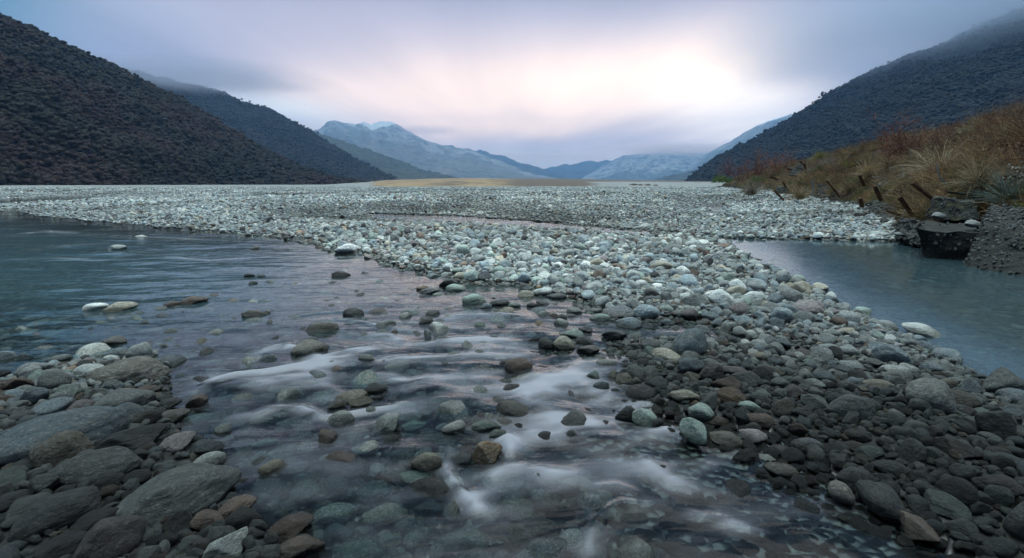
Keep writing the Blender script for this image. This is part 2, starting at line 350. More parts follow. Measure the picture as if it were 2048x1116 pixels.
for pts, hw, s in STRK:
    s = min(1, s*1.2)
    P = np.array([W0(x, y)[:2] for x, y in pts]); wid = hw/F*np.linalg.norm(P.mean(0))*1.7; lim = hw/F*np.linalg.norm(P.mean(0))*1.1
    dm = np.full(wx.shape, 1e9); tt_ = np.zeros(wx.shape); ns = len(P)-1
    for ii, (a, c_) in enumerate(zip(P[:-1], P[1:])):
        e = c_-a; X_ = wx+fw*lim*7; Y_ = wy+fw2*lim*7
        t = np.clip(((X_-a[0])*e[0]+(Y_-a[1])*e[1])/(e@e), 0, 1)
        dn = np.hypot(X_-a[0]-t*e[0], Y_-a[1]-t*e[1]); tt_ = np.where(dn < dm, (ii+t)/ns, tt_); dm = np.minimum(dm, dn)
    tp = .25+.75*sstep(tt_, 0, .3)*(1-sstep(tt_, .7, 1)); g = np.exp(-(dm/wid)**1.35*1.1)*tp; foam = foam + (1-np.minimum(foam, 1))*g*s*.85; lift = np.maximum(lift, np.exp(-(dm/lim)**2*.6)*s*tp)
streak = n2(wx*.55+wy*.5, wy*1.6-wx*.5, 3.0, 4, 2.1)
rap = np.exp(-((wx-.1)**2/1.9 + (wy-2.5)**2/1.4)); 
fine_ = n2(wx*.45+wy*.6, wy*2.2-wx*.8, 5.5, 3, 3.7)
foam = np.clip(foam*1.5*(.8+streak*1.6+fine_*.9) + rap*np.clip(.05+streak*.9, 0, .45), 0, 1)
left = sstep(-wx/np.maximum(wy, 1), .1, .9)*sstep(wy, 4, 8)*(1-sstep(wy, 22, 34))
wz = .022*lift*sstep(np.hypot(wx, wy), .8, 1.6) + rap*n2(wx, wy, 2.0, 3, 6.)*.05 + n2(wx*.35, wy, 1.3, 3, 7.)*.03*left + n2(wx*.5, wy, 3.2, 2, 11.)*.008
wz *= (1-sstep(sdist(wx, wy, P_POOL), -.5, .2))
milk = .30*sstep(sdist(wx, wy, P_POOL), -.4, .3) + .42*sstep(sdist(wx, wy, P_MAIN), .3, 2.4)*sstep(wy, 2.4, 5.5)
me = mesh_np('river_water', np.stack([wx, wy, wz], -1).reshape(-1, 3), grid_faces(len(rs), len(th)))
attr(me, 'foam', foam.ravel()); attr(me, 'milk', milk.ravel()); attr(me, 'calm', sstep(sdist(wx, wy, P_POOL), -.6, .2).ravel())
q = mat('water_surface')
geo = q.n('ShaderNodeNewGeometry'); pos = geo.outputs['Position']
fo = q.n('ShaderNodeAttribute', attribute_name='foam').outputs['Fac']; ca = q.n('ShaderNodeAttribute', attribute_name='calm').outputs['Fac']
rip = q.noise(q.mapping(pos, (.35, 1, 1), rot=(0, 0, .25)), 2.6, 4, .6, .5)
rip2 = q.noise(q.mapping(pos, (.5, 1.4, 1), rot=(0, 0, -.2)), 9, 2, .5)
hs = q.m('MULTIPLY', q.m('ADD', rip, q.m('MULTIPLY', rip2, .08)), q.m('SUBTRACT', 1.0, q.m('MULTIPLY', ca, .93)))
nrm = bump(q, hs, .3, .05)
wp = pbsdf(q, Base_Color=(.66, .86, .89), Roughness=.17, IOR=1.33, Transmission_Weight=1.0, Normal=nrm)
q.put(wp.inputs['Roughness'], q.m('ADD', .085, q.m('MULTIPLY', ca, .02)))
fd = q.n('ShaderNodeBsdfDiffuse'); fd.inputs[0].default_value = (.66, .66, .76, 1)
tr = q.n('ShaderNodeBsdfTranslucent'); tr.inputs[0].default_value = (.5, .53, .58, 1)
fm = q.n('ShaderNodeMixShader'); fm.inputs[0].default_value = .4; q.l(fd.outputs[0], fm.inputs[1]); q.l(tr.outputs[0], fm.inputs[2])
md_ = pbsdf(q, Base_Color=(.085, .16, .195), Roughness=.10, IOR=1.33, Normal=nrm)
mk = q.n('ShaderNodeMixShader'); q.l(q.n('ShaderNodeAttribute', attribute_name='milk').outputs['Fac'], mk.inputs[0]); q.l(wp.outputs[0], mk.inputs[1]); q.l(md_.outputs[0], mk.inputs[2])
ms = q.n('ShaderNodeMixShader'); q.l(q.m('MULTIPLY', fo, .66), ms.inputs[0]); q.l(mk.outputs[0], ms.inputs[1]); q.l(fm.outputs[0], ms.inputs[2])
q.l(ms.outputs[0], q.out.inputs[0]); M_WATER = q.mat; me.materials.append(M_WATER)
tag(obj('river_water', me), kind='structure')

# ------------------------------------------------------------------ hills
def hill_mat(name, ca_, cb_, cc_=None, scale=.01, rock=None, snow=None, bs=1.0):
    q = mat(name); geo = q.n('ShaderNodeNewGeometry'); pos = geo.outputs['Position']
    n1 = q.noise(pos, scale, 6, .65, .3); n3 = q.noise(pos, scale*9, 5, .7)
    c = q.mix(q.ramp(n1, .35, .65), ca_, cb_); 
    if cc_: c = q.mix(q.ramp(q.noise(pos, scale*2.3, 4, .6), .55, .72, 0, .8), c, cc_)
    c = q.mix(q.ramp(n3, .3, .7), q.mix(1., c, (.6, .6, .6), 'MULTIPLY'), c)
    if rock:
        c = q.mix(q.m('MULTIPLY', q.n('ShaderNodeAttribute', attribute_name='rock').outputs['Fac'], q.ramp(q.noise(q.mapping(pos, (1, 1, .25)), scale*4, 6, .7), .42, .56)), c, rock)
    if snow:
        c = q.mix(q.ramp(q.m('ADD', q.n('ShaderNodeAttribute', attribute_name='snow').outputs['Fac'], q.m('MULTIPLY', q.m('SUBTRACT', q.noise(pos, scale*5, 6, .7), .5), 1.3)), .5, .62), c, snow)
    p = pbsdf(q, Base_Color=c, Roughness=.95, Normal=bump(q, n3, .6, 6*bs)); q.l(p.outputs[0], q.out.inputs[0]); return q.mat
def hill(name, ridge, D, foot, label, m, n=320, mrows=90, amp=.05, gs=3.0, back=.3, fine=.006, prof=1.0, rock=None, snow=None, foot_z=-3):
    """ridge: (px, py) skyline seen from the river; D: distance to it at each end; foot: distance to its foot at each end"""
    ridge = np.array(ridge, float); t = np.linspace(0, 1, n)
    xs = ridge[:, 0]; px = xs[0] + t*(xs[-1]-xs[0]); py = np.interp(px, xs, ridge[:, 1])
    ker = np.ones(5)/5; py = np.convolve(np.pad(py, 2, 'edge'), ker, 'valid')
    Dd = np.interp(t, np.linspace(0, 1, len(D)), D); Fd = np.interp(t, np.linspace(0, 1, len(foot)), foot)
    dirs = np.array([pdir(a, c) for a, c in zip(px, py)])
    hz = dirs[:, 2]/np.hypot(dirs[:, 0], dirs[:, 1]); h2 = dirs[:, :2]/np.hypot(dirs[:, 0], dirs[:, 1])[:, None]
    top = np.concatenate([h2*Dd[:, None], (CAMZ + hz*Dd)[:, None]], 1)
    ft = np.concatenate([h2*Fd[:, None], (0*Fd+foot_z)[:, None]], 1)
    rows = np.concatenate([np.linspace(0, 1, mrows), 1+np.linspace(0, 1, 14)[1:]])
    P = np.zeros((len(rows), n, 3)); H = np.maximum(top[:, 2], 5)
    for i, r in enumerate(rows):
        if r <= 1:
            P[i, :, :2] = ft[:, :2]*(1-r) + top[:, :2]*r
            P[i, :, 2] = ft[:, 2]*(1-r**prof) + top[:, 2]*r**prof
        else:
            k = r-1; P[i, :, :2] = top[:, :2]*(1+k*back); P[i, :, 2] = top[:, 2]*(1-k*1.15)
    S = gs/np.mean(Dd)
    nx = fbm(np.stack([P[..., 0]*S*2.2, P[..., 1]*S*1.2, P[..., 2]*S*.8], -1), 5, .5, True)
    env = np.where(rows <= 1, np.minimum(rows*6, 1)*(1-rows**6), 0)[:, None]
    P[..., 2] += nx*amp*H[None]*env*2
    P[..., 2] += fbm(P*S*14, 3)*fine*np.mean(Dd)*np.minimum(rows*8, 1)[:, None]
    me = mesh_np(name, P.reshape(-1, 3), grid_faces(len(rows), n), mat=m)
    rr = np.repeat(rows, n)
    if rock: attr(me, 'rock', np.clip(sstep(rr, *rock), 0, 1))
    if snow:
        pxx = np.tile(px, len(rows)); attr(me, 'snow', sstep(rr, snow[0], snow[1])*np.exp(-((pxx-snow[2])/snow[3])**2))
    o = obj(name, me); tag(o, label, None, None, 'structure'); return P, rows
GREEN = (.035, .045, .03); BROWN = (.06, .045, .035)
m_near = hill_mat('forest_floor', (.02, .022, .016), (.035, .03, .02), (.05, .028, .022), .02)
m_far = hill_mat('bush_slope', (.03, .045, .05), (.05, .062, .06), (.075, .075, .065), .003, bs=2)
m_snow = hill_mat('rocky_mountain', (.10, .12, .135), (.16, .165, .17), (.21, .19, .18), .0012, rock=(.25, .25, .26), snow=(.5, .53, .57), bs=6)  # pale rock and tussock, lightened further to carry part of the haze
m_scree = hill_mat('scree_mountain', (.09, .13, .165), (.13, .165, .19), None, .0015, rock=(.26, .27, .29), snow=(.8, .83, .88), bs=5)  # scree lightened and blued, part of the haze put into its colour
HL = hill('wooded_hill', [(-1500, -640), (-700, -330), (-300, -120), (0, 40), (60, 62), (110, 88), (160, 108), (240, 142), (330, 186), (420, 238), (500, 290), (580, 330), (660, 358), (760, 375)],
     [900, 800, 720, 900, 800], [300, 330, 360, 430, 700], None, m_near, n=420, mrows=120, amp=.06, gs=5, prof=.9)
HL2 = hill('ridge', [(150, 110), (220, 133), (300, 152), (380, 173), (430, 182), (480, 203), (540, 222), (600, 252), (650, 285), (700, 315), (750, 342), (800, 362), (830, 371)],
     [2500, 2400, 2100], [1600, 1500, 1800], None, m_near, n=260, mrows=90, amp=.05, gs=4)
hill('hill', [(560, 248), (640, 266), (690, 285), (750, 304), (800, 322), (850, 341), (900, 352), (925, 359)], [3800, 3500, 2900], [2500, 2300, 2300], None, m_far, amp=.06, gs=5, n=200)
hill('spur', [(690, 335), (740, 332), (790, 345), (840, 349), (880, 354), (912, 358)], [2400, 2200], [1800, 1900], None, m_far, amp=.05, n=140, mrows=50)
hill('mountain', [(480, 300), (560, 280), (625, 262), (642, 258), (655, 243), (668, 241), (690, 246), (712, 249), (728, 244), (742, 250), (760, 242), (785, 244), (810, 258), (850, 281), (900, 294), (940, 300), (985, 316), (1020, 330), (1050, 344), (1085, 352), (1115, 358)],
     [9800, 9800, 8000, 6800], [4600, 4200, 4600], None, m_snow, n=420, mrows=140, amp=.09, gs=6, fine=.0025, rock=(.45, .8), snow=(.70, .95, 745, 60), prof=1.15)
hill('mountain', [(820, 300), (900, 292), (960, 303), (1010, 313), (1040, 326), (1075, 335), (1110, 345), (1140, 356), (1150, 360)], [11000, 9500], [7000, 6500], None, m_far, n=160, amp=.07)
hill('mountain', [(1040, 350), (1090, 338), (1150, 326), (1210, 322), (1300, 318), (1400, 330), (1450, 350)], [12300, 12300], [9000, 9000], None, m_far, n=160, amp=.06)
hill('mountain', [(1155, 361), (1180, 348), (1212, 328), (1245, 312), (1285, 306), (1340, 303), (1400, 306), (1460, 302), (1520, 310)], [9800, 9400], [6500, 6200], None, m_scree, n=260, mrows=120, amp=.11, gs=7, rock=(.15, .3), prof=1.2, fine=.0025)
hill('mountain', [(1330, 365), (1360, 350), (1385, 333), (1420, 303), (1460, 283), (1500, 258), (1540, 240), (1580, 229), (1620, 215), (1700, 180), (1800, 150)], [8000, 7400], [4500, 4200], None, m_scree, n=240, mrows=110, amp=.08, gs=6, rock=(.6, .9), snow=(.8, 1.0, 1590, 90), fine=.002)
hill('hill', [(1300, 366), (1325, 356), (1360, 347), (1400, 338), (1450, 325), (1550, 300)], [4600, 4200], [3200, 2900], None, m_far, n=140, mrows=60, amp=.05)
HR = hill('wooded_mountain', [(1378, 367), (1392, 352), (1412, 334), (1440, 312), (1470, 300), (1510, 282), (1560, 254), (1610, 222), (1650, 196), (1680, 178), (1740, 150), (1800, 124), (1900, 84), (2048, 20), (2300, -60), (2700, -130)],
     [1500, 1600, 1700, 1500], [1050, 800, 700, 600], None, m_near, n=420, mrows=140, amp=.04, gs=5)

# ------------------------------------------------------------------ instancing (for stuff nobody could count)
def proto_collection(name, meshes):
    c = bpy.data.collections.new(name)
    for i, m in enumerate(meshes):
        o = bpy.data.objects.new('%s_%02d' % (name, i), m); c.objects.link(o)
    return c
def scatter(name, coll, P, rot, scl, idx, colr, label=None):
    me = bpy.data.meshes.new(name); me.vertices.add(len(P)); me.vertices.foreach_set('co', np.asarray(P, np.float32).ravel())
    attr(me, 'rot', rot, 'FLOAT_VECTOR'); attr(me, 'scl', scl, 'FLOAT_VECTOR'); attr(me, 'col', colr, 'FLOAT_VECTOR')
    a = me.attributes.new('idx', 'INT', 'POINT'); a.data.foreach_set('value', np.asarray(idx, np.int32))
    me.update()
    o = obj(name, me); tag(o, label, None, None, 'stuff')
    g = bpy.data.node_groups.new(name, 'GeometryNodeTree')
    g.interface.new_socket('Geometry', in_out='INPUT', socket_type='NodeSocketGeometry'); g.interface.new_socket('Geometry', in_out='OUTPUT', socket_type='NodeSocketGeometry')
    gi = g.nodes.new('NodeGroupInput'); go = g.nodes.new('NodeGroupOutput')
    ci = g.nodes.new('GeometryNodeCollectionInfo'); ci.inputs[0].default_value = coll; ci.inputs[1].default_value = True; ci.inputs[2].default_value = True
    ip = g.nodes.new('GeometryNodeInstanceOnPoints')
    mp = g.nodes.new('GeometryNodeMeshToPoints'); g.links.new(gi.outputs[0], mp.inputs[0]); g.links.new(mp.outputs[0], ip.inputs['Points'])
    g.links.new(ci.outputs[0], ip.inputs['Instance']); ip.inputs['Pick Instance'].default_value = True
    def na(n, t):
        x = g.nodes.new('GeometryNodeInputNamedAttribute'); x.data_type = t; x.inputs[0].default_value = n; return x.outputs[0]
    g.links.new(na('idx', 'INT'), ip.inputs['Instance Index'])
    e2r = g.nodes.new('FunctionNodeEulerToRotation'); g.links.new(na('rot', 'FLOAT_VECTOR'), e2r.inputs[0]); g.links.new(e2r.outputs[0], ip.inputs['Rotation'])
    g.links.new(na('scl', 'FLOAT_VECTOR'), ip.inputs['Scale']); g.links.new(ip.outputs[0], go.inputs[0])
    md = o.modifiers.new('scatter', 'NODES'); md.node_group = g
    return o

# forest crowns
def crown_mesh(seed, nl=420):
    r = np.random.default_rng(seed); V = []; Fc = []
    lobes = [(r.normal(size=3)*np.array([.42, .42, .3]) + np.array([0, 0, .45]), r.uniform(.3, .55)) for _ in range(7)]
    k = 0
    for _ in range(nl):
        c, s = lobes[r.integers(7)]; d = r.normal(size=3); d /= np.linalg.norm(d); d[2] = abs(d[2])*.9+d[2]*.1
        p = c + d*s*r.uniform(.75, 1.08)
        a = np.cross(d, r.normal(size=3)); a /= np.linalg.norm(a); e = np.cross(d, a); z = r.uniform(.05, .11)
        V += [p-a*z, p+e*z*.8, p+a*z, p-e*z*.8]; Fc.append([k, k+1, k+2, k+3]); k += 4
    # solid heart so light does not leak through
    for c, s in lobes:
        ph = (1+5**.5)/2
        iv = np.array([(-1, ph, 0), (1, ph, 0), (-1, -ph, 0), (1, -ph, 0), (0, -1, ph), (0, 1, ph), (0, -1, -ph), (0, 1, -ph), (ph, 0, -1), (ph, 0, 1), (-ph, 0, -1), (-ph, 0, 1)])/1.9
        f = [(0,11,5),(0,5,1),(0,1,7),(0,7,10),(0,10,11),(1,5,9),(5,11,4),(11,10,2),(10,7,6),(7,1,8),(3,9,4),(3,4,2),(3,2,6),(3,6,8),(3,8,9),(4,9,5),(2,4,11),(6,2,10),(8,6,7),(9,8,1)]
        V += list(c+iv*s*.78); Fc += [[a+k, b_+k, c2+k, c2+k] for a, b_, c2 in f]; k += 12
    me = bpy.data.meshes.new('crown'); me.from_pydata([tuple(v) for v in V], [], [tuple(dict.fromkeys(f)) for f in Fc]); return me
q = mat('leaves'); oi = q.n('ShaderNodeObjectInfo'); ac = q.n('ShaderNodeAttribute', attribute_type='INSTANCER', attribute_name='col').outputs['Color']
tc = q.n('ShaderNodeTexCoord'); nn = q.noise(tc.outputs['Object'], 6, 3)
c = q.mix(q.ramp(nn, .3, .7), q.mix(1., ac, (.5, .5, .5), 'MULTIPLY'), q.mix(1., ac, (1.4, 1.4, 1.4), 'MULTIPLY'))
p = pbsdf(q, Base_Color=c, Roughness=.8); q.l(p.outputs[0], q.out.inputs[0]); M_LEAF = q.mat
crowns = [crown_mesh(100+i) for i in range(4)]
for m_ in crowns: m_.materials.append(M_LEAF)
CC = proto_collection('crown_kinds', crowns)
def on_hill(P, rows, count, rng, minpx=-350, maxpx=2350):
    n = P.shape[1]; mr = int((rows <= 1).sum()) + 2
    A = P[:mr-1, :-1]; B = P[1:mr, :-1]; C_ = P[:mr-1, 1:]
    area = np.linalg.norm(np.cross(B-A, C_-A), axis=-1).ravel()
    px, _, zc = proj(A.reshape(-1, 3)); area = area*((px > minpx) & (px < maxpx) & (zc > 0))
    k = rng.choice(len(area), count, p=area/area.sum()); i, j = np.unravel_index(k, A.shape[:2])
    s = rng.random(count)[:, None]; t = rng.random(count)[:, None]
    return P[i, j]*(1-s)*(1-t) + P[i+1, j]*s*(1-t) + P[i, j+1]*(1-s)*t + P[i+1, j+1]*s*t
def forest(name, Hs, count, size, seed, cols):
    r = np.random.default_rng(seed); P = on_hill(Hs[0], Hs[1], count, r); N = len(P)
    s = size*(.45+1.15*r.random(N)**1.6)*(1+.35*n2(P[:, 0], P[:, 1], .01, 2)); scl = np.stack([s, s*r.uniform(.85, 1.15, N), s*r.uniform(.55, 1.0, N)], 1)
    rot = np.stack([r.normal(0, .12, N), r.normal(0, .12, N), r.uniform(0, 6.28, N)], 1)
    cols = np.array(cols); f = n2(P[:, 0]*1.0, P[:, 1], .012, 4, seed)*2.2+.5 + r.normal(0, .12, N)
    f = np.clip(f, 0, .999)*(len(cols)-1); i = f.astype(int); w = (f-i)[:, None]
    c = cols[i]*(1-w)+cols[i+1]*w; c *= r.uniform(.7, 1.3, N)[:, None]
    scatter(name, CC, P - np.array([0, 0, 1])*s[:, None]*.42, rot, scl, r.integers(0, 4, N), c)
forest('forest', HL, 85000, 4.4, 21, [(.006, .007, .005), (.012, .010, .007), (.020, .011, .009), (.030, .011, .011)])
forest('forest', HL2, 36000, 9, 22, [(.012, .014, .012), (.018, .016, .014), (.024, .017, .016)])
forest('forest', HR, 90000, 6.6, 23, [(.002, .004, .007), (.003, .007, .011), (.005, .008, .011)])  # blue of the hazy air put into the leaf colours

# ------------------------------------------------------------------ stones
def ico(sub):
    ph = (1+5**.5)/2
    V = [np.array(v)/math.sqrt(1+ph*ph) for v in [(-1,ph,0),(1,ph,0),(-1,-ph,0),(1,-ph,0),(0,-1,ph),(0,1,ph),(0,-1,-ph),(0,1,-ph),(ph,0,-1),(ph,0,1),(-ph,0,-1),(-ph,0,1)]]
    Fc = [(0,11,5),(0,5,1),(0,1,7),(0,7,10),(0,10,11),(1,5,9),(5,11,4),(11,10,2),(10,7,6),(7,1,8),(3,9,4),(3,4,2),(3,2,6),(3,6,8),(3,8,9),(4,9,5),(2,4,11),(6,2,10),(8,6,7),(9,8,1)]
    for _ in range(sub):
        cache = {}; nf = []
        def mid(a, b_):
            k = (min(a, b_), max(a, b_))
            if k not in cache:
                v = V[a]+V[b_]; V.append(v/np.linalg.norm(v)); cache[k] = len(V)-1
            return cache[k]
        for a, b_, c in Fc:
            x, y, z = mid(a, b_), mid(b_, c), mid(c, a); nf += [(a, x, z), (b_, y, x), (c, z, y), (x, y, z)]
        Fc = nf
    return np.array(V), np.array(Fc)
ICO = {k: ico(k) for k in (2, 3, 5)}
def stone_shape(seed, sub, ang, M):
    """cobble: soft intersection of random planes; ang 0 = well rounded, 1 = blocky"""
    V, Fc = ICO[sub]; r = np.random.default_rng(seed)
    npl = r.integers(7, 12); N = r.normal(size=(npl, 3)); N /= np.linalg.norm(N, axis=1)[:, None]; d = r.uniform(.62, 1.0, npl)
    k = 5 + 26*ang
    inv = np.maximum(V@N.T, 0)/d
    rad = 1/np.power(np.sum(inv**k, 1) + (1/1.12)**k, 1/k)
    P = V*rad[:, None]
    P = P*(1 + .09*fbm(V*1.3+seed*3.1, 3)[:, None]*1.2)
    if sub > 3: P = P*(1 + (.016+.03*ang)*fbm(P*3+seed, 4, .5)[:, None]*1.2)
    ext = P.max(0)-P.min(0); P = (P-(P.max(0)+P.min(0))/2)/ext*2
    return mesh_np('stone', P, Fc, mat=M)
SI = [stone_shape(300+i, 3, [.15, .45, .7, .3, 1.0, .55, 1.2, .4, .8, .2, .6, 1.1][i], M_SI) for i in range(12)]
SLO = [stone_shape(300+i, 2, [.15, .45, .7, .3, 1.0, .55, 1.2, .4, .8, .2, .6, 1.1][i], M_SI) for i in range(12)]
SH = [stone_shape(400+i, 5, [.0, .1, .15, .05, .2, .1, .35, .45, .6, .8, .7, .3][i], M_ST) for i in range(12)]   # 0-5 round, 6-11 angular
SCOL = proto_collection('stone_kinds', SI); SCOL2 = proto_collection('pebble_kinds', SLO)
PAL = {'g': (.29, .33, .335), 'b': (.22, .30, .35), 'p': (.47, .51, .50), 't': (.40, .36, .27), 'd': (.075, .08, .085), 'w': (.66, .68, .68), 'r': (.17, .115, .09), 'n': (.27, .38, .34), 'm': (.27, .23, .245), 'o': (.42, .27, .14), 'k': (.12, .13, .145), 'e': (.16, .145, .125)}
CN = {'g': 'grey', 'b': 'blue grey', 'p': 'pale grey', 't': 'tan', 'd': 'near black', 'w': 'whitish', 'r': 'brown', 'n': 'greenish', 'm': 'mauve grey', 'o': 'orange brown', 'k': 'dark grey', 'e': 'olive brown'}
